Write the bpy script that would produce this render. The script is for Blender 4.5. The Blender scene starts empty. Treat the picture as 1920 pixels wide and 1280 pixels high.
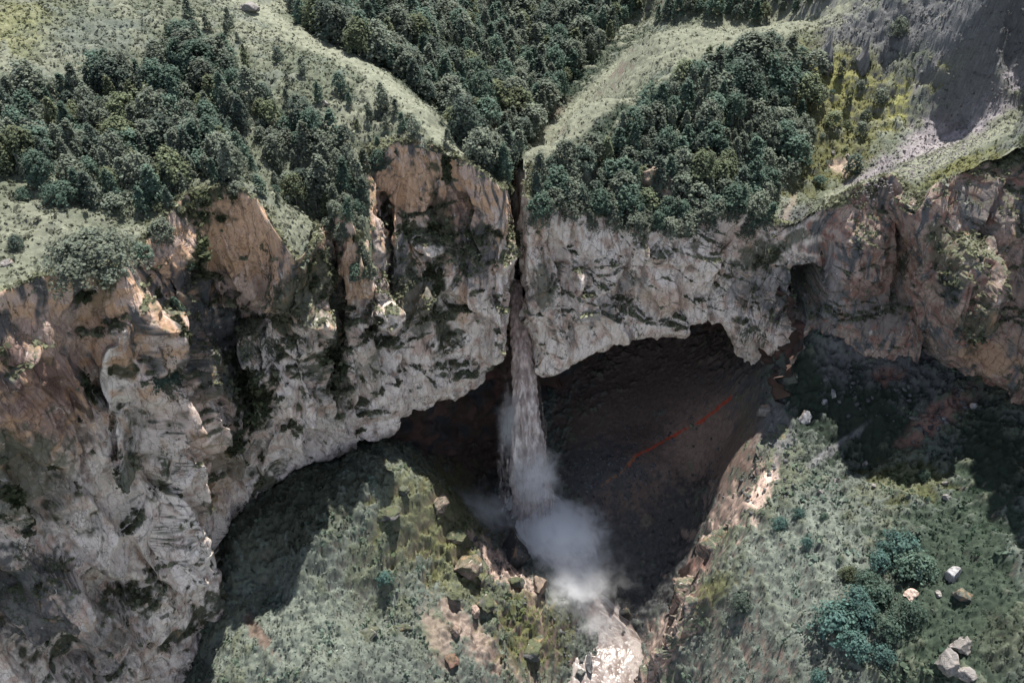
import bpy, math, random
import numpy as np

# ------------------------------------------------------------------ camera, sky, sun
sc = bpy.context.scene
COL = sc.collection
CAMZ = 150.0
PITCH = math.radians(37.0)
FPX = 1387.0                      # focal length in photo pixels (photo is 1920 wide)
cam_d = bpy.data.cameras.new('camera'); cam = bpy.data.objects.new('camera', cam_d); COL.objects.link(cam)
cam.location = (0, 0, CAMZ); cam.rotation_euler = (math.radians(90) - PITCH, 0, 0)
cam_d.sensor_width = 36.0; cam_d.lens = 36.0 * FPX / 1920.0; cam_d.clip_start = 0.5; cam_d.clip_end = 5000
sc.camera = cam

SUN_EL, SUN_AZ = math.radians(69), math.radians(17)      # azimuth measured from +Y towards +X
w = bpy.data.worlds.new('World'); sc.world = w; w.use_nodes = True
nt = w.node_tree; nt.nodes.clear()
sky = nt.nodes.new('ShaderNodeTexSky'); sky.sky_type = 'NISHITA'; sky.sun_disc = False
sky.sun_elevation = SUN_EL; sky.sun_rotation = SUN_AZ; sky.altitude = 2000; sky.air_density = 1.0; sky.dust_density = 2.0
bg = nt.nodes.new('ShaderNodeBackground'); bg.inputs['Strength'].default_value = 0.105
wo = nt.nodes.new('ShaderNodeOutputWorld')
hs = nt.nodes.new('ShaderNodeHueSaturation'); hs.inputs['Saturation'].default_value = 0.55; nt.links.new(sky.outputs[0], hs.inputs['Color']); nt.links.new(hs.outputs[0], bg.inputs[0]); nt.links.new(bg.outputs[0], wo.inputs[0])
sd = bpy.data.lights.new('sun', 'SUN'); sun = bpy.data.objects.new('sun', sd); COL.objects.link(sun)
sd.energy = 4.5; sd.angle = math.radians(0.5); sd.color = (1.0, 0.95, 0.88)
sdir = np.array([math.cos(SUN_EL) * math.sin(SUN_AZ), math.cos(SUN_EL) * math.cos(SUN_AZ), math.sin(SUN_EL)])
from mathutils import Vector, Matrix
sun.rotation_euler = Vector(sdir).to_track_quat('Z', 'Y').to_euler(); sun.location = (60, 150, 300)
sc.view_settings.view_transform = 'Standard'; sc.view_settings.look = 'None'
sc.view_settings.exposure = 1.38; sc.view_settings.gamma = 1.0
try:
    sc.cycles.use_denoising = True
    sc.cycles.max_bounces = 10; sc.cycles.diffuse_bounces = 3; sc.cycles.transparent_max_bounces = 16; sc.cycles.volume_bounces = 8
    sc.cycles.volume_step_rate = 2.0
except Exception: pass

# ------------------------------------------------------------------ pixel <-> world
cp, sp = math.cos(PITCH), math.sin(PITCH)
def ray(px, py):
    r = (px - 960.0) / FPX; u = (640.0 - py) / FPX
    return np.array([r, cp + sp * u, -sp + cp * u])
def at(px, py, Y):
    d = ray(px, py); t = Y / d[1]
    return np.array([d[0] * t, Y, CAMZ + d[2] * t])
def project(P):
    x, y, z = P[..., 0], P[..., 1], P[..., 2] - CAMZ
    dep = y * cp - z * sp; up = y * sp + z * cp
    dep = np.maximum(dep, 1e-3)
    return 960.0 + FPX * x / dep, 640.0 - FPX * up / dep

# ------------------------------------------------------------------ numpy noise
_rs = np.random.RandomState(7)
_perm = np.concatenate([_rs.permutation(512)] * 3).astype(np.int32)
_grad = _rs.normal(size=(512, 3)).astype(np.float32); _grad /= np.linalg.norm(_grad, axis=1)[:, None]
_rnd = _rs.rand(512, 6).astype(np.float32)
def _hash(i, j, k, s=0):
    return _perm[(_perm[(_perm[(i + s * 37) & 511] + j) & 511] + k) & 511] & 511
def noise(P, s=0):
    P = np.asarray(P, dtype=np.float32)
    sh = P.shape[:-1]; P = P.reshape(-1, 3)
    I = np.floor(P).astype(np.int32); F = P - I
    W = F * F * F * (F * (F * 6 - 15) + 10)
    out = np.zeros(len(P), np.float32)
    for dx in (0, 1):
        wx = W[:, 0] if dx else 1 - W[:, 0]
        for dy in (0, 1):
            wy = W[:, 1] if dy else 1 - W[:, 1]
            for dz in (0, 1):
                wz = W[:, 2] if dz else 1 - W[:, 2]
                g = _grad[_hash(I[:, 0] + dx, I[:, 1] + dy, I[:, 2] + dz, s)]
                d = (F[:, 0] - dx) * g[:, 0] + (F[:, 1] - dy) * g[:, 1] + (F[:, 2] - dz) * g[:, 2]
                out += wx * wy * wz * d
    return out.reshape(sh) * 1.6
def fbm(P, octv=4, s=0, gain=0.5, lac=2.03):
    P = np.asarray(P, np.float32); a = 1.0; o = 0
    for k in range(octv):
        o = o + a * noise(P, s + k); P = P * lac + 11.3; a *= gain
    return o
def ridged(P, octv=4, s=0, gain=0.5):
    P = np.asarray(P, np.float32); a = 1.0; o = 0
    for k in range(octv):
        o = o + a * (1 - 2 * np.abs(noise(P, s + k))); P = P * 2.07 + 5.1; a *= gain
    return o
def cells(P, s=0):
    """nearest two cells: F1, F2, ids and offset vectors"""
    P = np.asarray(P, np.float32); sh = P.shape[:-1]; P = P.reshape(-1, 3)
    I = np.floor(P).astype(np.int32); F = P - I
    f1 = np.full(len(P), 9.0, np.float32); f2 = f1.copy(); cid = np.zeros(len(P), np.int32); off = np.zeros((len(P), 3), np.float32); cid2 = cid.copy(); off2 = off.copy()
    for dx in (-1, 0, 1):
        for dy in (-1, 0, 1):
            for dz in (-1, 0, 1):
                h = _hash(I[:, 0] + dx, I[:, 1] + dy, I[:, 2] + dz, s)
                c = _rnd[h, :3] + np.array([dx, dy, dz], np.float32)
                v = F - c; d = np.sqrt((v * v).sum(1))
                m = d < f1
                m2 = (~m) & (d < f2)
                cid2[m] = cid[m]; off2[m] = off[m]; cid2[m2] = h[m2]; off2[m2] = v[m2]
                f2 = np.where(m, f1, np.where(m2, d, f2)); f1 = np.where(m, d, f1)
                cid[m] = h[m]; off[m] = v[m]
    return f1, f2, cid, off, cid2, off2
def blocks(P, s=0, tilt=1.0):
    """fractured-rock displacement: every cell is a tilted facet with its own height"""
    sh = np.asarray(P).shape[:-1]
    f1, f2, cid, off, cid2, off2 = cells(P, s)
    a = tilt * (off * _grad[(cid + 91) & 511]).sum(-1) + (_rnd[cid, 3] - 0.5)
    b = tilt * (off2 * _grad[(cid2 + 91) & 511]).sum(-1) + (_rnd[cid2, 3] - 0.5)
    e = f2 - f1; w_ = 0.5 + 0.5 * sstep(0, 0.09, e)
    return (a * w_ + b * (1 - w_)).reshape(sh), e.reshape(sh)
def sstep(a, b, x):
    t = np.clip((x - a) / (b - a), 0, 1); return t * t * (3 - 2 * t)

# ------------------------------------------------------------------ height fields through control points
class RBF:
    def __init__(self, pts, c=4.0, lam=0.02):
        P = np.array(pts, float); self.X = P[:, :2]; self.c = c
        n = len(P); D = np.linalg.norm(self.X[:, None] - self.X[None], axis=2)
        A = np.zeros((n + 3, n + 3)); A[:n, :n] = np.sqrt(D * D + c * c) + np.eye(n) * -lam
        A[:n, n] = 1; A[:n, n + 1:] = self.X; A[n, :n] = 1; A[n + 1:, :n] = self.X.T
        self.w = np.linalg.solve(A, np.concatenate([P[:, 2], np.zeros(3)]))
    def __call__(self, x, y):
        x = np.asarray(x, float); y = np.asarray(y, float); sh = x.shape; x = x.ravel(); y = y.ravel()
        out = self.w[-3] + self.w[-2] * x + self.w[-1] * y
        for i in range(len(self.X)):
            out += self.w[i] * np.sqrt((x - self.X[i, 0]) ** 2 + (y - self.X[i, 1]) ** 2 + self.c ** 2)
        return out.reshape(sh)

# ------------------------------------------------------------------ lofts through rows of control points
def cr(P, t):
    """Catmull-Rom through P (n,...) at parameters t in [0,n-1]"""
    n = len(P); t = np.clip(t, 0, n - 1 - 1e-6); i = np.floor(t).astype(int); f = (t - i)
    f = f.reshape(f.shape + (1,) * (P.ndim - 1))
    p0 = P[np.maximum(i - 1, 0)]; p1 = P[i]; p2 = P[np.minimum(i + 1, n - 1)]; p3 = P[np.minimum(i + 2, n - 1)]
    T = 0.4
    m1 = (p2 - p0) * T; m2 = (p3 - p1) * T
    return (2 * f ** 3 - 3 * f ** 2 + 1) * p1 + (f ** 3 - 2 * f ** 2 + f) * m1 + (-2 * f ** 3 + 3 * f ** 2) * p2 + (f ** 3 - f ** 2) * m2
def even(P, n):
    """parameters at which points are evenly spaced along the mean arc length"""
    L = np.linalg.norm(np.diff(P, axis=0), axis=-1); L = L.reshape(len(L), -1).mean(1)
    s = np.concatenate([[0], np.cumsum(L)]); return np.interp(np.linspace(0, s[-1], n), s, np.arange(len(P)))
def loft(rows, cell, param=False):
    R = np.array(rows, float)                       # (rows, stations, 3)
    Lu = np.linalg.norm(np.diff(R, axis=1), axis=2).sum(1).mean(); Lv = np.linalg.norm(np.diff(R, axis=0), axis=2).sum(0).mean()
    nu, nv = int(Lu / cell), int(Lv / cell)
    S = np.swapaxes(R, 0, 1)                        # stations first
    A = cr(S, even(S, nu))                          # (nu, rows, 3)
    A = np.swapaxes(A, 0, 1)                        # (rows, nu, 3)
    tv = even(A, nv)
    if param: return cr(A, tv), tv
    return cr(A, tv)                                # (nv, nu, 3)
def blur(A, k):
    for ax in (0, 1):
        n = A.shape[ax]; kk = min(k, n // 2 - 1)
        idx = np.clip(np.arange(-kk, n + kk), 0, n - 1); B = np.take(A, idx, axis=ax); cs = np.cumsum(B, axis=ax)
        z = np.zeros_like(np.take(cs, [0], axis=ax)); cs = np.concatenate([z, cs], axis=ax)
        A = (np.take(cs, np.arange(2 * kk + 1, n + 2 * kk + 1) , axis=ax) - np.take(cs, np.arange(0, n), axis=ax)) / (2 * kk + 1) if n + 2 * kk + 1 <= cs.shape[ax] else A
    return A
def gnormal(G):
    n = np.cross(np.gradient(G, axis=1), np.gradient(G, axis=0))
    return n / np.maximum(np.linalg.norm(n, axis=2, keepdims=True), 1e-9)

def grid_mesh(name, G, col=None, mat=None, keep=None, kind='structure', smooth=False, extra=None):
    nv, nu = G.shape[:2]
    idx = np.arange(nv * nu).reshape(nv, nu)
    q = np.stack([idx[:-1, :-1], idx[:-1, 1:], idx[1:, 1:], idx[1:, :-1]], -1).reshape(-1, 4)
    if keep is not None:
        k = (keep[:-1, :-1] & keep[:-1, 1:] & keep[1:, 1:] & keep[1:, :-1]).ravel(); q = q[k]
    V = G.reshape(-1, 3); C = None if col is None else col.reshape(-1, col.shape[-1])
    used = np.zeros(len(V), bool); used[q.ravel()] = True
    mp = np.cumsum(used) - 1; V = V[used]; q = mp[q]
    if C is not None: C = C[used]
    return raw_mesh(name, V, q, C, mat, kind, smooth)
def raw_mesh(name, V, Q, C=None, mat=None, kind=None, smooth=False, link=True):
    me = bpy.data.meshes.new(name); k = Q.shape[1]
    me.vertices.add(len(V)); me.vertices.foreach_set('co', np.ascontiguousarray(V, np.float32).ravel())
    me.loops.add(Q.size); me.loops.foreach_set('vertex_index', np.ascontiguousarray(Q, np.int32).ravel())
    me.polygons.add(len(Q)); me.polygons.foreach_set('loop_start', np.arange(0, Q.size, k, dtype=np.int32))
    me.polygons.foreach_set('loop_total', np.full(len(Q), k, np.int32))
    if C is not None:
        a = me.color_attributes.new('tint', 'FLOAT_COLOR', 'POINT')
        if C.shape[1] == 3: C = np.concatenate([C, np.ones((len(C), 1))], 1)
        a.data.foreach_set('color', np.ascontiguousarray(C, np.float32).ravel())
    if smooth: me.polygons.foreach_set('use_smooth', np.ones(len(Q), bool))
    me.update(); me.validate(clean_customdata=False)
    if mat: me.materials.append(mat)
    if not link: return me
    o = bpy.data.objects.new(name, me); COL.objects.link(o)
    if kind: o['kind'] = kind
    return o

# ------------------------------------------------------------------ materials
def mat_new(name):
    m = bpy.data.materials.new(name); m.use_nodes = True; n = m.node_tree; n.nodes.clear()
    out = n.nodes.new('ShaderNodeOutputMaterial'); return m, n, out
def N(n, t, **kw):
    x = n.nodes.new(t)
    for k, v in kw.items():
        if k.startswith('i_'): x.inputs[k[2:].replace('_', ' ')].default_value = v
        else: setattr(x, k, v)
    return x
def earth_material(name, scale=1.0, var=0.35, bump=0.5, rough=0.95, cracks=0.0, stretch=(1, 1, 1), stains=False):
    """tint attribute modulated by fine world-space noise, with bump"""
    m, n, out = mat_new(name); L = n.links.new
    geo = N(n, 'ShaderNodeNewGeometry'); att = N(n, 'ShaderNodeAttribute', attribute_name='tint')
    mp = N(n, 'ShaderNodeMapping'); mp.inputs['Scale'].default_value = stretch; L(geo.outputs['Position'], mp.inputs[0])
    n1 = N(n, 'ShaderNodeTexNoise', i_Scale=1.6 * scale, i_Detail=8.0, i_Roughness=0.72); L(mp.outputs[0], n1.inputs['Vector'])
    n2 = N(n, 'ShaderNodeTexNoise', i_Scale=7.0 * scale, i_Detail=4.0, i_Roughness=0.7); L(mp.outputs[0], n2.inputs['Vector'])
    mx = N(n, 'ShaderNodeMath', operation='ADD'); L(n1.outputs['Fac'], mx.inputs[0]); L(n2.outputs['Fac'], mx.inputs[1])
    mr = N(n, 'ShaderNodeMapRange'); mr.inputs['From Min'].default_value = 0.65; mr.inputs['From Max'].default_value = 1.35
    mr.inputs['To Min'].default_value = 1 - var; mr.inputs['To Max'].default_value = 1 + var; L(mx.outputs[0], mr.inputs['Value'])
    vm = N(n, 'ShaderNodeVectorMath', operation='SCALE'); L(att.outputs['Color'], vm.inputs[0]); L(mr.outputs[0], vm.inputs['Scale'])
    src = vm.outputs[0]; hsrc = mx.outputs[0]
    if cracks > 0:
        nw = N(n, 'ShaderNodeTexNoise', i_Scale=0.9, i_Detail=3.0); L(geo.outputs['Position'], nw.inputs['Vector'])
        ad = N(n, 'ShaderNodeVectorMath', operation='MULTIPLY_ADD'); L(nw.outputs['Color'], ad.inputs[0]); ad.inputs[1].default_value = (1.6, 1.6, 1.6); L(mp.outputs[0], ad.inputs[2])
        v = N(n, 'ShaderNodeTexVoronoi', feature='DISTANCE_TO_EDGE', i_Scale=0.55); L(ad.outputs[0], v.inputs['Vector'])
        cr_ = N(n, 'ShaderNodeMapRange'); cr_.inputs['From Max'].default_value = 0.035; cr_.inputs['To Min'].default_value = 1 - cracks; L(v.outputs['Distance'], cr_.inputs['Value'])
        v2 = N(n, 'ShaderNodeVectorMath', operation='SCALE'); L(src, v2.inputs[0]); L(cr_.outputs[0], v2.inputs['Scale']); src = v2.outputs[0]
        hm = N(n, 'ShaderNodeMath', operation='MULTIPLY_ADD'); L(cr_.outputs[0], hm.inputs[0]); hm.inputs[1].default_value = 1.0; L(mx.outputs[0], hm.inputs[2]); hsrc = hm.outputs[0]
    if stains:
        def nz(scale, stretch_, det=6.0, ro=.6, dist=0.0):
            mm = N(n, 'ShaderNodeMapping'); mm.inputs['Scale'].default_value = stretch_; L(geo.outputs['Position'], mm.inputs[0])
            t = N(n, 'ShaderNodeTexNoise', i_Scale=scale, i_Detail=det, i_Roughness=ro, i_Distortion=dist); L(mm.outputs[0], t.inputs['Vector']); return t.outputs['Fac']
        def ramp(v, lo, hi, top=1.0):
            r_ = N(n, 'ShaderNodeMapRange', interpolation_type='SMOOTHSTEP'); r_.inputs['From Min'].default_value = lo; r_.inputs['From Max'].default_value = hi; r_.inputs['To Max'].default_value = top; L(v, r_.inputs['Value']); return r_.outputs[0]
        def over(col, fac):
            x = N(n, 'ShaderNodeMix', data_type='RGBA'); L(fac, x.inputs[0]); L(src_[0], x.inputs[6])
            if isinstance(col, tuple): x.inputs[7].default_value = col
            src_[0] = x.outputs[2]
        src_ = [src]
        over((.36, .22, .12, 1), ramp(nz(.55, (1, 1, .25)), .56, .72, .55))             # iron stains running down
        over((.055, .055, .058, 1), ramp(nz(1.0, (1.1, 1.1, .10), 7.0, .65, .4), .58, .72, .7))   # dark water streaks
        mo = N(n, 'ShaderNodeMath', operation='MULTIPLY_ADD'); L(nz(2.2, (1, 1, .4), 6.0, .75), mo.inputs[0]); mo.inputs[1].default_value = .8; L(nz(.14, (1.2, 1.2, .4), 4.0, .6), mo.inputs[2])
        over((.050, .060, .036, 1), ramp(mo.outputs[0], 1.02, 1.10, .9))                  # speckled moss and lichen
        over((.66, .60, .56, 1), ramp(nz(.8, (1, 1, .6), 5.0, .6, .8), .63, .68, .5))     # fresh pale breaks
        src = src_[0]
    b = N(n, 'ShaderNodeBump', i_Strength=bump, i_Distance=0.25); L(hsrc, b.inputs['Height'])
    p = N(n, 'ShaderNodeBsdfPrincipled', i_Roughness=rough); p.inputs['Specular IOR Level'].default_value = 0.2
    L(src, p.inputs['Base Color']); L(b.outputs[0], p.inputs['Normal']); L(p.outputs[0], out.inputs[0])
    return m
M_ROCK = earth_material('weathered_rock', 1.25, 0.28, 0.65, 0.92, cracks=0.5, stretch=(1, 1, 0.32), stains=True)
M_GROUND = earth_material('grassy_ground', 1.4, 0.42, 0.7, 1.0)
M_SCREE = earth_material('loose_scree', 2.2, 0.35, 0.8, 0.95)

# colour of the ground covers and rocks (albedo)
WHITE = np.array([.70, .61, .55]); PINK = np.array([.52, .39, .33]); ORANGE = np.array([.54, .35, .23]); GREY = np.array([.17, .17, .175])
DKGREY = np.array([.075, .077, .08]); MOSS = np.array([.042, .052, .030]); RUST = np.array([.25, .145, .12]); BROWN = np.array([.10, .068, .055])
GRASS = np.array([.094, .106, .076]); PALEGRASS = np.array([.150, .158, .118]); DK_SHADE_GRASS = np.array([.024, .036, .025]); SILVER = np.array([.105, .120, .104])  # dark grass also serves as painted shade on the meadow and gorge
OCHRE = np.array([.145, .145, .055]); SCREE = np.array([.23, .21, .22]); PURPLE = np.array([.26, .20, .21])

def mix(a, b, t): return a * (1 - t[..., None]) + b * t[..., None]
def blob(px, py, W, cx, cy, rx, ry, ang=0.0, soft=0.45):
    """irregular patch centred where the photograph shows it; W = noise that frays its edge"""
    a = math.radians(ang); dx, dy = px - cx, py - cy
    u = (dx * math.cos(a) + dy * math.sin(a)) / rx; v = (-dx * math.sin(a) + dy * math.cos(a)) / ry
    d = np.sqrt(u * u + v * v) + W * 0.55
    return 1 - sstep(1 - soft, 1 + soft * 0.3, d)
def inpoly(px, py, poly):
    poly = np.array(poly, float); c = np.zeros(px.shape, bool); n = len(poly)
    for i in range(n):
        x1, y1 = poly[i]; x2, y2 = poly[(i + 1) % n]
        if y1 == y2: continue
        m = ((y1 > py) != (y2 > py)) & (px < (x2 - x1) * (py - y1) / (y2 - y1) + x1); c ^= m
    return c

#@@TERRAIN
# ------------------------------------------------------------------ LEFT CLIFF : stations (rim px,py,Y) (lip px,py,Y)
LS = [((-9999, -112, 44, 98), (-9999, -108, 36, 12)), ((-420, 760, 52), (60, 1700, 48)), ((-250, 690, 58), (60, 1620, 52)), ((-100, 625, 64), (140, 1520, 57)), ((30, 562, 71), (250, 1400, 65)), ((130, 528, 76), (330, 1290, 71)),
      ((213, 520, 80), (402, 1140, 78)), ((262, 490, 88), (408, 1050, 84)), ((345, 385, 100), (425, 985, 90)), ((410, 366, 103), (470, 925, 96)),
      ((475, 384, 101), (520, 905, 98)), ((574, 520, 97), (580, 885, 100)), ((604, 440, 112), (625, 855, 105)), ((650, 410, 109), (680, 820, 108)),
      ((706, 545, 108), (735, 792, 111)), ((695, 335, 122), (770, 775, 113)), ((757, 268, 124), (820, 748, 116)), ((848, 292, 124), (885, 715, 118)),
      ((941, 362, 121), (944, 672, 119)), ((946, 352, 127), (948, 640, 126)), ((957, 335, 140), (954, 620, 140)), ((978, 326, 145), (978, 600, 145))]
RS = [((968, 322, 142), (984, 600, 140)), ((980, 355, 132), (994, 640, 128)), ((990, 378, 124.5), (1014, 702, 119.5)), ((1060, 396, 127), (1080, 676, 121)), ((1150, 414, 129), (1190, 630, 124)),
      ((1260, 414, 130), (1275, 615, 126)), ((1350, 405, 131), (1350, 604, 127)), ((1425, 412, 130), (1405, 640, 124)), ((1478, 438, 127), (1456, 650, 120)),
      ((1534, 400, 123), (1554, 612, 119)), ((1600, 360, 123), (1610, 660, 116)), ((1660, 337, 124), (1660, 690, 114)), ((1690, 352, 121), (1712, 700, 113)),
      ((1700, 428, 113), (1742, 612, 109)), ((1726, 393, 111), (1785, 660, 105)), ((1766, 350, 113), (1850, 702, 101)), ((1842, 312, 115), (1925, 740, 97)),
      ((1922, 284, 116), (2000, 775, 93)), ((-9999, 88, 117, 128), (2120, 840, 87)), ((-9999, 90, 111, 190), (-9999, 89, 88, 58)), ((-9999, 85.5, 97, 216), (-9999, 91, 74, 54)), ((-9999, 112, 78, 222), (-9999, 112, 60, 48))]  # end stations: unseen wall beyond the frame, added to shade the right meadow
def rowset(ST, nmid, bulge):
    rim = np.array([at(*a) if a[0] > -9000 else np.array(a[1:]) for a, b in ST]); lip = np.array([at(*b) if b[0] > -9000 else np.array(b[1:]) for a, b in ST]); rows = []
    for k in range(nmid + 2):
        f = k / (nmid + 1.0); rows.append(rim * (1 - f) + lip * f + bulge(f, len(ST)))
    return rows
def b_left(f, n):
    o = np.zeros((n, 3)); o[:, 1] = -2.5 * math.sin(math.pi * f) + 1.5 * math.sin(2 * math.pi * f); return o
rows = rowset(LS, 3, b_left)
rimL = rows[0]; lipL = rows[-1]

# ---- upper country: hillside, upstream gorge and the right-hand ridge, one height field
UP = [(-400,0,150),(-400,300,100),(-350,520,72),(0,0,150),(0,150,125),(0,300,100),(0,500,78),(100,490,80),(300,0,160),(300,150,135),(300,300,115),(150,400,92),(450,200,128),(450,320,108),(600,200,131),(600,350,116),
      (500,10,180),(600,60,170),(700,130,146),(800,200,134),(850,270,131),(640,280,122),(760,230,130),(905,310,131),
      (870,262,140),(900,200,170),(980,200,193),(950,280,160),(972,318,154),(900,100,200),(1000,100,227),(900,0,246),(700,0,205),(780,90,184),(1000,0,258),(1100,60,238),(1180,10,256),
      (1000,300,134),(1020,270,137),(1070,220,150),(1110,188,157),(1200,72,190),(1300,55,196),(1400,62,190),(1480,40,198),(1560,8,210),
      (1150,280,142),(1250,230,150),(1350,200,155),(1400,260,150),(1450,100,176),(1400,330,142),
      (1500,330,147),(1520,375,143),(1560,300,153),(1600,200,166),(1550,120,176),(1620,325,146),(1700,260,153),(1800,220,156),(1850,190,158),
      (1640,80,176),(1750,120,164),(1750,20,174),(1900,0,158),(1900,100,155),(1900,180,153),(1700,-60,184),(1900,-100,162),(1650,0,190),
      (1250,20,240),(1350,0,235),(1500,-10,230),(1700,322,131),(1800,285,136),(1890,240,142),(1990,200,150),
      (1655,300,147),(1740,370,121),(2100,0,150),(2300,-100,150),(2000,-50,158)]
ctl = [at(*p) for p in UP]
ctl += [rimL[i] + np.array([0, 1.2, 0.3]) for i in range(0, len(rimL) - 2)]
RROW = rowset(RS, 3, lambda f, n: np.array([[0, -1.2 * math.sin(math.pi * f), 0]] * n))
rimR = RROW[0]; lipR = RROW[-1]
ctl += [rimR[i] + np.array([0, 1.0, 0.3]) for i in range(2, len(rimR) - 4)] + [np.array([92, 120, 112]), np.array([120, 122, 122]), np.array([150, 125, 124])]
ctl += [(104, 204, 200), (112, 200, 212), (135, 200, 215), (170, 205, 220), (104, 190, 125), (140, 183, 125), (110, 240, 225), (170, 150, 110), (130, 150, 104)]  # tall points: unseen mountain wall, added to shade the top-right slope
ctl += [(-260, 260, 125), (-150, 330, 118), (0, 340, 110), (150, 340, 125), (300, 260, 128), (-260, 120, 112), (-220, 20, 95), (300, 120, 110), (260, 40, 92), (-150, 30, 97)]
ctl += [np.array([x, y, CAMZ + z]) for x, y, z in [(0.5, 152, -76), (5, 164, -77), (12, 180, -74), (20, 200, -70), (30, 222, -66), (42, 250, -62)]]
H_UP = RBF(ctl, 3.0, 0.6)

def inward(rim):
    t = np.gradient(rim, axis=0); t[:, 2] = 0; n = np.stack([-t[:, 1], t[:, 0], 0 * t[:, 0]], 1); n /= np.linalg.norm(n, axis=1, keepdims=True) + 1e-6
    n = n + np.array([0, .5, 0]); return n / np.linalg.norm(n, axis=1, keepdims=True)
def cliff(name, rows, cave, carve, amp=1.0, cell=0.15, seed=0, strata=25.0, H=None, fd=(3.0, 15.0), und=1.0):
    H = H or H_UP
    """rows: control rows rim..lip; cave(i) = how far the underside runs back at station i (0: the foot just goes into the ground)"""
    rows = [np.array(r) for r in rows]
    rim, lip = rows[0], rows[-1]
    tow = inward(rim)
    top1 = rim + tow * 1.3; top1[:, 2] = H(top1[:, 0], top1[:, 1]) + 0.05
    top1[:, 2] = np.maximum(top1[:, 2], rim[:, 2] - 5)
    top2 = rim + tow * 4.0; top2[:, 2] = H(top2[:, 0], top2[:, 1]) - 1.2
    top2[:, 2] = np.maximum(top2[:, 2], rim[:, 2] - 14)
    cv = np.array([cave(i) for i in range(len(rim))])
    und1 = lip + np.stack([0 * cv, 1.5 + cv * 3.5, -3 + cv * 3.0], 1)
    und2 = lip + np.stack([0 * cv, 3 + cv * 14, -8 + cv * 11.0], 1)
    und3 = lip + np.stack([0 * cv, 5 + cv * 32, -14 + cv * 19.0], 1)
    G, tv = loft([top2, top1] + rows + [und1, und2, und3], cell, True)
    lipw = (1 - .62 * np.exp(-((tv - 6.0) / .75) ** 2))[:, None]
    nv, nu = G.shape[:2]
    px, py = project(G)
    # fade of the relief towards the buried top rows
    dz = G[..., 2] - np.array(G[:1, :, 2]); far = np.linalg.norm(G - G[:1], axis=2); fade = .25 * sstep(1.5, 6.0, far) + .75 * sstep(fd[0], fd[1], far)
    n0 = gnormal(G)
    sgn = np.sign(-((n0.reshape(-1, 3).mean(0) * tow.mean(0)).sum())) or 1.0; n0 *= sgn
    for _ in range(2): n0 = blur(n0, 14)
    n0 /= np.linalg.norm(n0, axis=2, keepdims=True) + 1e-6
    P = G.copy(); st = math.radians(strata)
    # big recesses
    Wn = fbm(P * 0.16, 3, 40 + seed)
    for (cx, cy, rx, ry, an, dep) in carve:
        b = blob(px, py, Wn * 0.6, cx, cy, rx, ry, an, 0.55 if dep < 12 else .22); P[..., 1] += b * dep; P[..., 2] += b * dep * 0.1
    n1 = n0
    wq = np.stack([P[..., 0] + 2.5 * fbm(P * 0.07, 2, 3 + seed), P[..., 1] + 2.5 * fbm(P * 0.07, 2, 5 + seed), P[..., 2]], -1)
    ribs = ridged(wq * np.array([0.11, 0.11, 0.028]), 3, 11 + seed) - 0.8
    d = 1.6 * ribs + 0.7 * fbm(wq * np.array([0.2, 0.2, 0.10]), 2, 21 + seed)
    B1, e1 = blocks(wq * np.array([0.10, 0.10, 0.055]), 1 + seed, 1.0)
    B0, e0 = blocks(wq * np.array([0.22, 0.22, 0.075]) + 9, 6 + seed, 1.2)
    d = d + 4.6 * B1 + 2.3 * B0
    slot = 1 - .85 * np.exp(-((px - 967) / 30.0) ** 2) * (seed < 9)
    d = d * slot
    if seed == 5: d = d * (1 - .62 * sstep(1530, 1580, px))
    P = P + n1 * (d * amp * fade * lipw)[..., None]
    # finer fracturing, slabs dipping along the strata
    rot = np.stack([P[..., 0] * math.cos(st) + P[..., 2] * math.sin(st), P[..., 1], -P[..., 0] * math.sin(st) + P[..., 2] * math.cos(st)], -1)
    rot = rot + 0.7 * np.stack([fbm(P * 0.2, 2, 7), fbm(P * 0.2, 2, 8), fbm(P * 0.2, 2, 9)], -1)
    B2, e2 = blocks(rot * np.array([0.16, 0.3, 0.42]), 2 + seed, 1.0)
    B3, e3 = blocks(wq * np.array([0.6, 0.6, 0.4]) + 3, 3 + seed, 1.0)
    calm = 0.35 + 0.65 * sstep(-0.25, 0.3, fbm(P * 0.07, 3, 90 + seed))
    n2 = gnormal(P); n2 *= np.sign((n2 * n0).sum(-1, keepdims=True)) + 1e-9
    n2 = blur(blur(n2, 3), 3) + 0.6 * n0; n2 /= np.linalg.norm(n2, axis=2, keepdims=True) + 1e-6
    crack = -0.45 * np.exp(-(e1 / 0.022) ** 2) - 0.35 * np.exp(-(e0 / 0.02) ** 2) - 0.12 * np.exp(-(e2 / 0.04) ** 2)
    fine = 0.8 * B2 * calm + 0.20 * B3 * calm + (0.02 + 0.05 * calm) * fbm(P * 1.1, 4, 31 + seed) + crack
    P = P + n2 * (fine * amp * (0.25 + 0.75 * fade) * (.4 + .6 * lipw))[..., None]
    n3 = gnormal(P); n3 *= np.sign((n3 * n0).sum(-1, keepdims=True)) + 1e-9
    return dict(P=P, px=px, py=py, n=n3, B1=B1, B2=B2, e1=e1, e2=e2, ribs=ribs, wq=wq, far=far, G=G)

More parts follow.
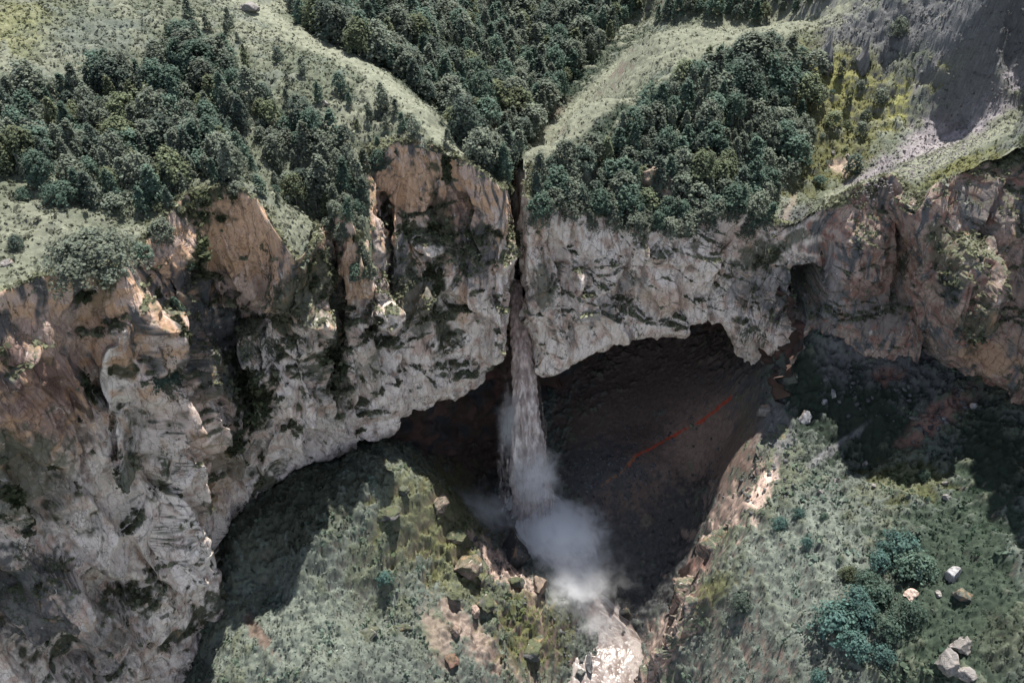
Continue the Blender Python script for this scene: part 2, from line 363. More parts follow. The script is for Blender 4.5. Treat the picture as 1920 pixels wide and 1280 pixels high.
def paint_cliff(c, patches, base_fn, seed=0, grass=GRASS, mossy=0.0):
    P, px, py, n = c['P'], c['px'], c['py'], c['n']
    W = fbm(P * 0.45, 4, 50 + seed); W2 = fbm(P * 1.6, 3, 60 + seed); Wv = fbm(c['wq'] * np.array([0.7, 0.7, 0.09]), 4, 70 + seed)
    C = base_fn(px, py, W, W2, Wv, c)
    for (cx, cy, rx, ry, an, colr, k) in patches:
        b = blob(px, py, W * 1.0 + W2 * 0.4, cx, cy, rx, ry, an) * k
        C = mix(C, np.broadcast_to(colr, C.shape), np.clip(b, 0, 1))
    # moss and turf on whatever faces up
    up = sstep(0.46, 0.8, n[..., 2] + 0.22 * W + 0.15 * W2 + mossy)
    C = mix(C, np.broadcast_to(MOSS * 1.3, C.shape), up * 0.6)
    up2 = sstep(0.6, 0.85, n[..., 2] + 0.15 * W2); C = mix(C, np.broadcast_to(grass, C.shape), up2)
    topm = 1 - sstep(2.2, 4.5, c['far'] + 2.5 * W); C = mix(C, np.broadcast_to(grass, C.shape) * (1 + 0.25 * W2[..., None]), topm * sstep(0.1, 0.5, n[..., 2] + 0.2 * W2))
    C = C * (1 + 0.22 * (_rnd[(np.abs((c['B1'] * 900)).astype(int)) & 511, 4][..., None] - 0.5))
    return np.clip(C, 0.012, 0.8)

def base_left(px, py, W, W2, Wv, c):
    """pale limestone low on the wall, ochre-orange weathered rock towards the rim, dark streaks where water runs"""
    # height of the colour change follows the rim
    h = c['P'][..., 2]
    t = sstep(72, 92, h + 7 * W)                       # 0 low, 1 near the rim
    low = mix(np.broadcast_to(WHITE, h.shape + (3,)), np.broadcast_to(PINK, h.shape + (3,)), sstep(-0.1, 0.6, W + 0.3 * Wv))
    hi = mix(np.broadcast_to(PINK, h.shape + (3,)), np.broadcast_to(ORANGE, h.shape + (3,)), sstep(-0.35, 0.35, W))
    hi = mix(hi, np.broadcast_to(GREY, h.shape + (3,)), sstep(0.0, 0.5, Wv) * 0.7)
    C = mix(low, hi, t)
    C = mix(C, np.broadcast_to(DKGREY, C.shape), sstep(0.25, 0.62, Wv + 0.25 * t) * (0.35 + 0.5 * t))
    C = mix(C, np.broadcast_to(MOSS, C.shape), sstep(0.22, 0.45, fbm(c['P'] * 0.12, 4, 77) + 0.25 * Wv + 0.12 * t - 0.08) * 0.9)
    return C
CL = cliff('cliff', rows, lambda i: float(np.clip((i - 10) / 5.0, 0, 1)) if i < 18 else 0.4,
           [(600, 560, 42, 170, 0, 8.5), (400, 640, 50, 160, -25, 7.0), (300, 620, 36, 130, -12, 4.5), (712, 470, 24, 120, 5, 5.0), (905, 560, 20, 120, 0, 1.0),
            (236, 700, 15, 90, -6, -3.2), (252, 830, 14, 70, -8, -3.0), (352, 1040, 17, 100, -18, -3.5), (45, 900, 60, 60, 0, -4.0), (120, 1090, 60, 40, 0, -3.0), (690, 500, 14, 70, -5, -2.2), (270, 850, 40, 26, 0, -2.5), (40, 640, 50, 30, 0, -3.0), (800, 455, 40, 16, 20, -2.5)], amp=1.0, cell=0.16, seed=0)
pl = [(420, 690, 70, 150, -28, DKGREY, .9), (330, 600, 45, 120, -20, DKGREY, .85), (470, 740, 60, 60, 0, MOSS, .9), (620, 640, 45, 130, 5, MOSS, .9), (560, 560, 40, 60, 0, MOSS, .85), (640, 720, 40, 60, 0, MOSS, .8),
      (455, 450, 85, 90, 10, ORANGE * 1.15, .8), (450, 560, 60, 60, 0, PINK * 1.1, .8), (660, 520, 40, 55, 0, ORANGE, .8), (760, 350, 60, 60, 0, ORANGE, .85), (850, 400, 50, 50, 0, RUST, .5),
      (740, 500, 45, 60, 0, GREY, .9), (780, 560, 60, 80, 0, MOSS, .75), (890, 480, 45, 70, 0, DKGREY, .8), (830, 450, 30, 70, 0, MOSS, .7), (870, 570, 14, 50, 0, ORANGE, .7), (710, 690, 20, 60, 0, MOSS, .7),
      (70, 720, 90, 130, 0, RUST * .8, .7), (120, 620, 60, 60, 0, PINK, .7), (60, 900, 90, 120, 0, MOSS * 1.6, .7), (60, 1120, 110, 110, 0, DKGREY, .9), (200, 1200, 60, 90, 0, DKGREY, .6), (230, 1000, 110, 150, 0, WHITE, .75),
      (280, 850, 50, 100, 0, WHITE * .9, .6), (400, 900, 50, 60, 0, ORANGE * .8, .5), (430, 840, 60, 60, 0, MOSS, .6), (780, 720, 150, 50, -20, WHITE * 1.05, .6), (600, 830, 100, 60, -25, WHITE, .7), (330, 780, 40, 60, 0, PINK, .5), (238, 740, 16, 140, -6, WHITE * 1.2, .9), (355, 1040, 16, 110, -18, WHITE * 1.15, .8), (805, 457, 34, 14, 25, WHITE, .8), (270, 860, 30, 26, 0, MOSS * 2, .8),  # narrow bright white ribs: sunlit slivers painted into the rock colour
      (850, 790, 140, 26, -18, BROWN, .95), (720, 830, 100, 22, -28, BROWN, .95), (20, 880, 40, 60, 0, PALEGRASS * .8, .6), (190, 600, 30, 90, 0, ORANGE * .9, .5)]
CCL = paint_cliff(CL, pl, base_left, 0, grass=PALEGRASS * .8)
grid_mesh('cliff', CL['P'], CCL, M_ROCK)

def base_right(px, py, W, W2, Wv, c):
    h = c['P'][..., 2]; sh = h.shape + (3,)
    low = mix(np.broadcast_to(WHITE * .98, sh), np.broadcast_to(PINK, sh), sstep(-0.1, 0.6, W + 0.5 * Wv))
    red = mix(np.broadcast_to(PINK * .72, sh), np.broadcast_to(RUST * 1.0, sh), sstep(-0.3, 0.5, W)); red = mix(red, np.broadcast_to(GREY * .8, sh), sstep(0.1, 0.5, Wv + .3 * W))
    C = mix(low, red, sstep(1480, 1545, px + 30 * W))
    C = mix(C, np.broadcast_to(DKGREY, sh), sstep(0.3, 0.65, Wv) * 0.55)
    return C
CR = cliff('cliff', RROW, lambda i: (0.4 if i < 2 else 1.0) if i < 7 else (0.7 if i == 7 else 0.35 if i > 12 else 0.0),
           [(1514, 552, 36, 44, 0, 20.0), (1450, 540, 40, 60, 0, 2.0), (1694, 470, 15, 110, 6, 6.0), (1800, 540, 70, 120, 10, -5.0), (1620, 480, 50, 80, 0, -2.5), (1840, 470, 18, 120, 25, 3.0), (1000, 560, 14, 60, 0, 1.5)], amp=0.85, cell=0.16, seed=5, strata=-20)
pr = [(1440, 540, 90, 60, 0, GREY, .7), (1250, 560, 50, 30, 0, ORANGE * .8, .5), (1450, 370, 40, 60, 20, ORANGE * .7, .8), (1380, 450, 60, 40, 0, PINK * .9, .6), (1150, 560, 70, 30, -30, GREY, .6), (1020, 530, 20, 60, 0, MOSS, .8),
      (1420, 480, 50, 40, -20, MOSS, .8), (1500, 590, 70, 30, 0, DKGREY, .7), (1510, 545, 45, 55, 0, DKGREY, .8), (1765, 470, 34, 60, 0, MOSS * 1.2, .7), (1850, 390, 70, 60, 0, DKGREY * 1.8, .7), (1900, 560, 70, 160, 0, PINK * .62, .6), (1820, 590, 60, 50, 20, MOSS, .8),  # dark patch in the small cave mouth: inner shade painted on
      (1760, 640, 40, 60, 0, GREY, .6), (1840, 660, 90, 35, 25, ORANGE * .75, .7), (1650, 590, 70, 50, 0, GREY * .8, .7), (1620, 540, 50, 20, 0, RUST * .7, .5), (1010, 420, 15, 60, 0, ORANGE, .5), (1560, 540, 22, 90, -5, GREY * 1.2, .7),
      (1475, 455, 60, 14, -30, PALEGRASS * .8, .9), (1458, 705, 45, 45, 0, GREY * .7, 1), (1905, 278, 70, 34, -20, GRASS, 1), (1610, 362, 70, 12, -24, PALEGRASS, .95), (1560, 385, 24, 12, -40, PALEGRASS, .9)]
CCR = paint_cliff(CR, pr, base_right, 3, grass=PALEGRASS * .8)
CCR = mix(CCR, np.broadcast_to(GRASS, CCR.shape), np.clip(sstep(.12, .4, np.abs(CR['n'][..., 2])) * sstep(1840, 1880, CR['px']) * (1 - sstep(300, 330, CR['py'])), 0, 1))
grid_mesh('cliff', CR['P'], CCR, M_ROCK)

# ---- lower bowl: meadow, banks, scree and stream bed, one height field
LOWP = [(1000,960,116),(1000,990,114),(1060,1080,102),(1095,1150,96),(1133,1220,90.5),(1134,1290,83),(1140,1400,72),(1150,1600,58),(960,930,119),(1080,960,116),(900,905,124),(850,920,119),
       (740,900,96.5),(690,930,92.5),(810,920,100),(835,975,99),(870,1020,97),(600,1000,84),(450,1000,87),(480,930,96),(560,890,100),(640,860,106),(700,830,110),(780,850,114),(830,890,119),(600,1280,63),(420,1150,78),(400,1280,66),(500,1100,82),
       (700,1150,79.5),(800,1050,91),(800,1280,69),(930,1000,108),(960,1060,99),(1000,1150,89),(1040,1270,84),(1060,1190,91),(900,1100,89.5),(900,1280,73),(980,1280,77),(300,1400,62),(500,1500,54),(800,1500,58),(1000,1500,63),(200,1600,48),(500,1800,40),(900,1800,44),
       (1140,1000,113),(1160,1080,104),(1190,1150,97),(1200,1220,91),(1205,1290,84),(1150,900,119),(1250,880,119),(1300,800,126),(1200,800,133),(1200,700,149),(1100,760,140),(1050,830,132),(1350,700,134),(1380,800,119),(1260,1020,107),(1240,1100,99.5),(1290,990,108),(1300,900,118),
       (1445,720,116),(1470,640,120),(1460,880,98),(1300,1190,78),(1290,1290,72),(1400,1000,88),(1350,1150,78),(1330,1280,70),
       (1500,1000,83),(1500,1280,60),(1600,860,100),(1500,700,114),(1550,600,121),(1600,700,113),(1700,620,119),(1650,780,104),(1550,800,104),(1720,700,110),(1800,740,105),(1760,800,100),(1900,760,99),(1850,850,91),(1900,1000,73),(1700,950,84),(1650,1100,70),(1900,1280,53),(1700,1280,55),
       (2000,1000,70),(2100,900,78),(2200,1100,60),(1500,1500,48),(1900,1500,42),(1300,1500,57),(1700,1800,36),(1300,1800,44),(2300,1400,42)]
ctl = [at(*p) for p in LOWP]
ctl += [lipL[i] + np.array([0, 3.0, -1.0]) for i in range(3, 11)]
ctl += [(-60, 175, 32), (0, 180, 32), (60, 175, 45), (120, 150, 66), (-90, 20, 20), (0, 10, 0), (100, 10, 50), (-110, 90, 30), (140, 60, 70)]
BK = [((1452, 805, 108), 3.5), ((1434, 850, 103), 9), ((1410, 900, 99), 14), ((1378, 945, 97), 19), ((1345, 998, 95), 22), ((1316, 1052, 90), 22), ((1298, 1100, 85), 20), ((1284, 1150, 80.5), 18), ((1248, 1215, 78), 15), ((1222, 1290, 75), 14), ((1215, 1420, 66), 13)]
rimB = np.array([at(*a) for a, h in BK]); hB = np.array([h for a, h in BK], float)
ctl += list(rimB + np.array([.5, 0, 0])); ctl += list(rimB + np.stack([-3.5 + 0 * hB, 0 * hB, -hB], 1))
H_LOW = RBF(ctl, 1.2, 0.0)

def field(H, x0, x1, y0, y1, cell):
    x = np.arange(x0, x1, cell); y = np.arange(y0, y1, cell); X, Y = np.meshgrid(x, y)
    # evaluate coarse, upsample (the field is smooth)
    k = 6; xc = np.arange(x0, x1 + k * cell, cell * k); yc = np.arange(y0, y1 + k * cell, cell * k); Xc, Yc = np.meshgrid(xc, yc); Z = H(Xc, Yc)
    fx = (X - x0) / (cell * k); fy = (Y - y0) / (cell * k); i = fx.astype(int); j = fy.astype(int); a = fx - i; b = fy - j
    a = a * 1.0; Zi = Z[j, i] * (1 - a) * (1 - b) + Z[j, i + 1] * a * (1 - b) + Z[j + 1, i] * (1 - a) * b + Z[j + 1, i + 1] * a * b
    return np.stack([X, Y, Zi], -1)
U = field(H_UP, -106, 165, 55, 262, 0.29)
pxu, pyu = project(U)
W = fbm(U * 0.05, 3, 4); Wm = fbm(U * 0.3, 4, 6); Wf = fbm(U * 1.3, 3, 8)
n0 = gnormal(U); n0 *= np.sign(n0[..., 2:3])
rough = 0.5 + .5 * blob(pxu, pyu, Wm, 1620, 200, 130, 190) + .5 * blob(pxu, pyu, Wm, 1800, 60, 260, 120)
U[..., 2] += rough * (1.2 * Wm + 0.35 * Wf)
nU = gnormal(U); nU *= np.sign(nU[..., 2:3])
pL = rimL + inward(rimL) * 0.15; pR = rimR + inward(rimR) * 0.15
poly = [tuple(p[:2]) for p in pL] + [tuple(p[:2]) for p in pR] + [(260, 20), (-260, 20), (-260, rimL[0][1])]
keep = ~inpoly(U[..., 0], U[..., 1], poly)
sh = U.shape
C = np.broadcast_to(GRASS, sh).copy()
C = mix(C, np.broadcast_to(PALEGRASS, sh), sstep(-0.1, 0.5, Wm * .7 + W)); C = mix(C, np.broadcast_to(SILVER, sh), sstep(0.1, .6, fbm(U * .15, 3, 14)) * .6)
for (cx, cy, rx, ry, an, colr, k) in [(40, 50, 90, 60, 0, OCHRE * 1.1, .45), (170, 70, 120, 50, 0, SILVER, .6), (760, 200, 110, 14, 42, PALEGRASS * 1.2, .9), (880, 320, 90, 14, 42, PALEGRASS * 1.2, .9), (960, 130, 260, 190, 0, DK_SHADE_GRASS, .9), (980, 280, 60, 80, 0, DK_SHADE_GRASS * .8, .9),  # last patch: shadow of the gorge bottom put into the grass colour
          (1250, 300, 210, 130, 0, DK_SHADE_GRASS, .8), (1520, 200, 70, 200, 0, OCHRE * .55, .8), (1620, 170, 90, 120, 0, OCHRE * .8, .85), (1590, 300, 60, 60, 0, OCHRE * .6, .7), (1700, 60, 200, 90, 0, DKGREY * 1.2, .95), (1850, 60, 170, 170, 0, DKGREY * 1.5, .95), (1045, 240, 36, 60, 25, BROWN * .7, .8), (1720, 130, 60, 60, 0, MOSS * 1.2, .7),  # grey top-right rock and brown gorge bottom painted darker for the shade there
          (1790, 235, 190, 52, -36, SCREE, .95), (1620, 350, 100, 30, -42, SCREE * .9, .95), (1730, 150, 110, 14, -50, SCREE * .8, .6), (1690, 190, 22, 60, 25, OCHRE * 1.3, .95), (1580, 140, 60, 60, 0, OCHRE * 1.2, .7), (1780, 130, 60, 28, -40, OCHRE * .9, .8), (1700, 320, 160, 20, -25, PALEGRASS, .9), (1790, 330, 110, 35, -28, OCHRE * .8, .8), (1750, 390, 50, 60, 0, DK_SHADE_GRASS, .8),
          (1480, 420, 60, 30, -35, DKGREY, .7), (1480, 390, 8, 40, 25, PINK * .4, .4), (1580, 310, 30, 16, 0, PINK * .8, .6), (330, 150, 40, 40, 0, PALEGRASS, .6), (50, 450, 130, 90, 0, PALEGRASS * .9, .7), (1230, 400, 180, 40, 0, PINK * .5, .7)]:
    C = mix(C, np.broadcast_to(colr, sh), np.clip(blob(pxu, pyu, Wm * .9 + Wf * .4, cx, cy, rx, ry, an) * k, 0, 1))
def band(pts, wd, colr, k, px_, py_, fr):
    """a strip of another ground cover along a ridge"""
    global C
    pts = np.array(pts, float); dm = np.full(px_.shape, 1e9)
    for a, b in zip(pts[:-1], pts[1:]):
        t = np.clip(((px_ - a[0]) * (b - a)[0] + (py_ - a[1]) * (b - a)[1]) / ((b - a) ** 2).sum(), 0, 1); dm = np.minimum(dm, np.hypot(px_ - a[0] - t * (b - a)[0], py_ - a[1] - t * (b - a)[1]))
    m = k * (1 - sstep(wd * .6, wd * 1.1, dm + fr)); C = mix(C, np.broadcast_to(colr, C.shape), m); return m
bandU = band([(1000, 310), (1050, 250), (1120, 185), (1200, 110), (1270, 80), (1350, 72), (1440, 52), (1570, 0)], 34, PALEGRASS, .95, pxu, pyu, 9 * Wm)
bandU = np.maximum(bandU, band([(440, -10), (560, 70), (690, 128), (790, 210), (850, 285), (940, 350)], 17, PALEGRASS * 1.15, .95, pxu, pyu, 7 * Wm))
bandU = np.maximum(bandU, band([(1555, 372), (1700, 322), (1800, 285), (1890, 240)], 14, PALEGRASS * 1.1, .95, pxu, pyu, 6 * Wm))
steep = 1 - sstep(0.35, 0.60, nU[..., 2] + .1 * Wf); C = mix(C, np.broadcast_to(PINK * .6, sh), steep * .7 * (pxu > 900) * (pxu < 1450)); C = mix(C, np.broadcast_to(DKGREY * 1.5, sh), steep * .8 * (pxu > 1450))  # steep grey rock at right, kept dark in place of shade
C *= (1 + 0.3 * Wf[..., None]); C = np.clip(C, .015, .7)
greenU = sstep(-.01, .004, C[..., 1] - C[..., 0]) * keep * (1 - .8 * bandU); colU = C.copy()
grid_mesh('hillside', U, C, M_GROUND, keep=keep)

D = field(H_LOW, -75, 105, 28, 178, 0.22)
pxd, pyd = project(D)
W = fbm(D * 0.06, 3, 24); Wm = fbm(D * 0.35, 5, 26, .62); Wf = fbm(D * 1.2, 4, 28)
river = blob(pxd, pyd, Wm * .6, 1040, 1010, 90, 75, 0) ; river = np.maximum(river, blob(pxd, pyd, Wm * .5, 1110, 1190, 62, 160, -20))
bank = blob(pxd, pyd, Wm, 940, 1130, 190, 150, 30) + blob(pxd, pyd, Wm, 1310, 1060, 60, 170, 25)
Bk, ek = blocks(D * np.array([.16, .16, .2]) + 2, 33); Bk2, ek2 = blocks(D * .55, 35)
cavef = np.clip(blob(pxd, pyd, Wm * .5, 1220, 860, 200, 240, 10), 0, 1)
zb = D[..., 2] + 1.0 * fbm(D * .12, 2, 61); ter = np.sin(2 * np.pi * zb / 3.1) * .46 + np.sin(2 * np.pi * zb / 1.3 + 1) * .14
slp = 1 - sstep(.62, .82, np.abs(gnormal(D)[..., 2]))
D[..., 2] += -1.3 * np.abs(fbm(D * np.array([.09, .05, .05]), 3, 63)) * (1 - cavef) * (1 - river)
D[..., 2] += ((0.9 * Wm + .3 * Wf) * (1 - river * .35) + .25 * Bk2) * (1 - .82 * cavef) + np.clip(bank, 0, 1) * (1.9 * Bk + .7 * Bk2) + ter * slp * (1 - cavef) * np.clip(blob(pxd, pyd, Wm * .5, 940, 1120, 150, 130, 30), 0, 1) * .6
nD = gnormal(D); nD *= np.sign(nD[..., 2:3]); sh = D.shape
C = mix(np.broadcast_to(SILVER * .95, sh), np.broadcast_to(GRASS, sh), sstep(-.2, .5, W + Wm * .5))
for (cx, cy, rx, ry, an, colr, k) in [(560, 1180, 170, 120, 0, SILVER * 1.25, .8), (1500, 1060, 170, 150, 0, SILVER * 1.3, .85), (540, 950, 200, 100, -25, GRASS * .62, .9), (1190, 880, 190, 260, 0, BROWN * .8 + .02, 1), (1250, 700, 280, 130, 0, BROWN * .95 + .02, .9), (1330, 830, 100, 120, 20, BROWN * 1.5 + .012, .9), (1120, 880, 90, 60, 0, DKGREY * .8, .8), (1270, 1000, 90, 120, 20, DKGREY * .6, .9), (900, 860, 120, 90, 0, BROWN * .6, .95), (980, 960, 160, 90, 0, DKGREY * .8, .95),  # grass below the left cliff painted darker for the cliff's shadow
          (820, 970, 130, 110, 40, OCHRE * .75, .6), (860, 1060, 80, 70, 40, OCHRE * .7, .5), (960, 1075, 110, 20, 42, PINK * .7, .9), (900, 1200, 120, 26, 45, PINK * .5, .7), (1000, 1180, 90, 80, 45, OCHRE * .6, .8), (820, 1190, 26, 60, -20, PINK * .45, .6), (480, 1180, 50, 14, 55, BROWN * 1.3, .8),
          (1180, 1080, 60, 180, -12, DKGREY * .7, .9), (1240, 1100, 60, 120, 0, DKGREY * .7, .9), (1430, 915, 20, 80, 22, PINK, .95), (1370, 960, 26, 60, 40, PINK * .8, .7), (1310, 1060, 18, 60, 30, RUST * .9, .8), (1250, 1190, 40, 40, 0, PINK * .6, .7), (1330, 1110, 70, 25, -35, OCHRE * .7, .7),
          (1600, 720, 260, 100, 0, DKGREY, .9), (1620, 640, 130, 50, 0, GREY * .7, .8), (1620, 790, 130, 110, 0, DK_SHADE_GRASS * .7, .95), (1500, 720, 60, 110, 0, DK_SHADE_GRASS * .8, .9), (1460, 700, 26, 60, 0, SILVER, .8), (1760, 780, 90, 28, -40, RUST * .8, .8), (1660, 700, 40, 20, 0, RUST * .7, .6), (1860, 880, 90, 130, 0, DK_SHADE_GRASS * .6, .9),  # last patch: grass darkened where the right wall's shadow lies
          (1800, 1100, 170, 260, 0, DK_SHADE_GRASS * 1.25, .92), (1460, 800, 30, 80, 0, GREY * .8, .8), (1880, 1200, 60, 60, 0, GRASS * .6, .5), (1700, 900, 90, 40, 0, OCHRE * .7, .5), (1560, 840, 90, 8, -35, GREY, .7)]:  # right-edge grass patches have the shade there painted in
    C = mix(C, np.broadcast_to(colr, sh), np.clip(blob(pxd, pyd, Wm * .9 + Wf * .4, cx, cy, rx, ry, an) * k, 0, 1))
steep = (1 - sstep(0.22, 0.42, nD[..., 2] + .1 * Wf)) * (.35 + .65 * sstep(840, 900, pxd)); C = mix(C, mix(np.broadcast_to(PINK * .55, sh), np.broadcast_to(DKGREY * .8, sh), sstep(-.2, .3, Wm)), steep * .8 * (pyd > 900))
def seep(pts, wd, colr, k):
    global C
    pts = np.array(pts, float); dm = np.full(pxd.shape, 1e9)
    for a, b in zip(pts[:-1], pts[1:]):
        t = np.clip(((pxd - a[0]) * (b - a)[0] + (pyd - a[1]) * (b - a)[1]) / ((b - a) ** 2).sum(), 0, 1); dm = np.minimum(dm, np.hypot(pxd - a[0] - t * (b - a)[0], pyd - a[1] - t * (b - a)[1]))
    C = mix(C, np.broadcast_to(colr, sh), k * (1 - sstep(wd * .5, wd * 1.1, dm + 3.2 * Wf + 2 * Wm)))
seep([(1372, 742), (1345, 766), (1318, 788), (1270, 812), (1225, 838), (1190, 856), (1178, 872)], 2.8, np.array([.34, .06, .03]), .95)
seep([(1190, 856), (1165, 885), (1130, 908)], 2.5, np.array([.22, .12, .07]), .8)
C *= (1 + 0.25 * Wf[..., None]); C = np.clip(C, .008, .7)
colD = C.copy(); greenD = sstep(-.004, .012, C[..., 1] - C[..., 0] * .985) * sstep(.035, .06, C[..., 1])
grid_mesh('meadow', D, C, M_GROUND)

# ---- coarser country beyond the frame
xs = np.arange(-420, 430, 4.0); ys = np.arange(-120, 520, 4.0); XF, YF = np.meshgrid(xs, ys)
ZU = np.clip(H_UP(XF, YF), 60, 330) - .9; FU = np.stack([XF, YF, ZU], -1); FU[..., 2] += 1.5 * fbm(FU * .04, 4, 3)
kf = ~((XF > -102) & (XF < 161) & (YF > 59) & (YF < 258)) & ~inpoly(XF, YF, poly) & (YF > 46)
CF = mix(np.broadcast_to(GRASS, FU.shape), np.broadcast_to(DK_SHADE_GRASS * 1.5, FU.shape), sstep(-.1, .3, fbm(FU * .03, 4, 9)))
grid_mesh('far_hills', FU, CF, M_GROUND, keep=kf)
xs = np.arange(-200, 260, 3.0); ys = np.arange(-120, 120, 3.0); XF, YF = np.meshgrid(xs, ys); FL = np.stack([XF, YF, np.clip(H_LOW(XF, YF), -20, 110) - .7], -1); FL[..., 2] += 1.0 * fbm(FL * .06, 4, 3)
kf = ~((XF > -72) & (XF < 102) & (YF > 31) & (YF < 175))
grid_mesh('valley_floor', FL, np.broadcast_to(SILVER, FL.shape).copy() * (1 + .3 * fbm(FL * .1, 3, 5))[..., None], M_GROUND, keep=kf)

# ---- eroded bank right of the stream
bh = hB[:, None]; dn = np.concatenate([-1.6 * np.ones_like(bh), 0 * bh, -bh], 1)
brow = [rimB, rimB + dn * .33 + np.array([-.8, 0, 0]), rimB + dn * .66, rimB + dn]
CB_ = cliff('bank', brow, lambda i: 0.0, [(1300, 1060, 14, 30, 30, -2.0), (1370, 960, 16, 20, 30, -1.5), (1330, 1030, 10, 14, 0, 1.5), (1268, 1180, 14, 16, 0, -1.5)], amp=.75, cell=.12, seed=9, strata=12, H=H_LOW, fd=(1.5, 6.0))
def base_bank(px, py, W, W2, Wv, c):
    z = c['P'][..., 2]; s_ = np.sin(z * 2.1 + 2 * W) * .5 + .5; sh_ = z.shape + (3,)
    C = mix(np.broadcast_to(PINK * .8, sh_), np.broadcast_to(RUST, sh_), s_ * sstep(-.4, .5, W)); C = mix(C, np.broadcast_to(GREY * .7, sh_), 1 - sstep(830, 880, py)); return mix(C, np.broadcast_to(DKGREY, sh_), sstep(-.1, .35, W2 * .6 + Wv * .6))
CCB = paint_cliff(CB_, [(1430, 910, 24, 70, 22, PINK, .8)], base_bank, 5, grass=GRASS)
grid_mesh('riverbank', CB_['P'], CCB, M_ROCK)

# ---- wall at the back of the cave
CB = [(560, 860, 104), (660, 840, 110), (760, 850, 117), (840, 880, 124), (920, 870, 131), (1000, 820, 139), (1100, 740, 151), (1200, 690, 158), (1300, 680, 152), (1370, 690, 140), (1425, 740, 124), (1450, 800, 113), (1455, 860, 105)]
b0 = np.array([at(*p) for p in CB]) + np.array([0, 2.0, -3.0])
b3 = b0.copy(); b3[:, 2] = np.interp(np.arange(13), [0, 5, 8, 12], [58, 78, 82, 62]); b3[:, 1] += 3
G = loft([b0, b0 * .66 + b3 * .34 + np.array([0, 2.5, 0]), b0 * .33 + b3 * .67 + np.array([0, 2, 0]), b3], 0.3)
n0 = gnormal(G); n0 *= np.sign(-n0[..., 1].mean())
B1, _ = blocks(G * np.array([.13, .13, .2]), 44); B2, _ = blocks(G * .5, 45)
G2 = G + n0 * (2.2 * B1 + .9 * B2 + 1.2 * fbm(G * .15, 3, 46))[..., None]
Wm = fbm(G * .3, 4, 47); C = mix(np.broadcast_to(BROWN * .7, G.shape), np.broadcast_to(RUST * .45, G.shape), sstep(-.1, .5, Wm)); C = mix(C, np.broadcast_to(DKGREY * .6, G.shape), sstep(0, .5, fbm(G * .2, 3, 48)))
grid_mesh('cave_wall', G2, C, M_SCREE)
#@@END_TERRAIN
# ------------------------------------------------------------------ height lookup on the finished fields
class Surf:
    def __init__(self, F, keep=None):
        self.F = F; self.x0 = F[0, 0, 0]; self.y0 = F[0, 0, 1]; self.c = F[0, 1, 0] - F[0, 0, 0]; self.keep = keep; self.n = gnormal(F); self.n *= np.sign(self.n[..., 2:3])
    def ij(self, x, y):
        j = np.clip(np.round((np.asarray(x) - self.x0) / self.c).astype(int), 0, self.F.shape[1] - 1); i = np.clip(np.round((np.asarray(y) - self.y0) / self.c).astype(int), 0, self.F.shape[0] - 1); return i, j
    def z(self, x, y): i, j = self.ij(x, y); return self.F[i, j, 2]
    def ok(self, x, y): i, j = self.ij(x, y); return np.ones(i.shape, bool) if self.keep is None else self.keep[i, j]
    def nrm(self, x, y): i, j = self.ij(x, y); return self.n[i, j]
    def hit(self, px, py, ymin=None):
        """first ground point on the sight line through a photo pixel"""
        d = ray(px, py); Y = np.arange(self.y0, self.y0 + self.c * (self.F.shape[0] - 1), 0.1); t = Y / d[1]; X = d[0] * t; Z = CAMZ + d[2] * t
        g = self.z(X, Y); m = (Z < g) & self.ok(X, Y)
        if ymin: m &= Y > ymin
        k = int(np.argmax(m)) if m.any() else len(Y) - 1
        return np.array([X[k], Y[k], g[k]])
SU = Surf(U, keep); SL = Surf(D)

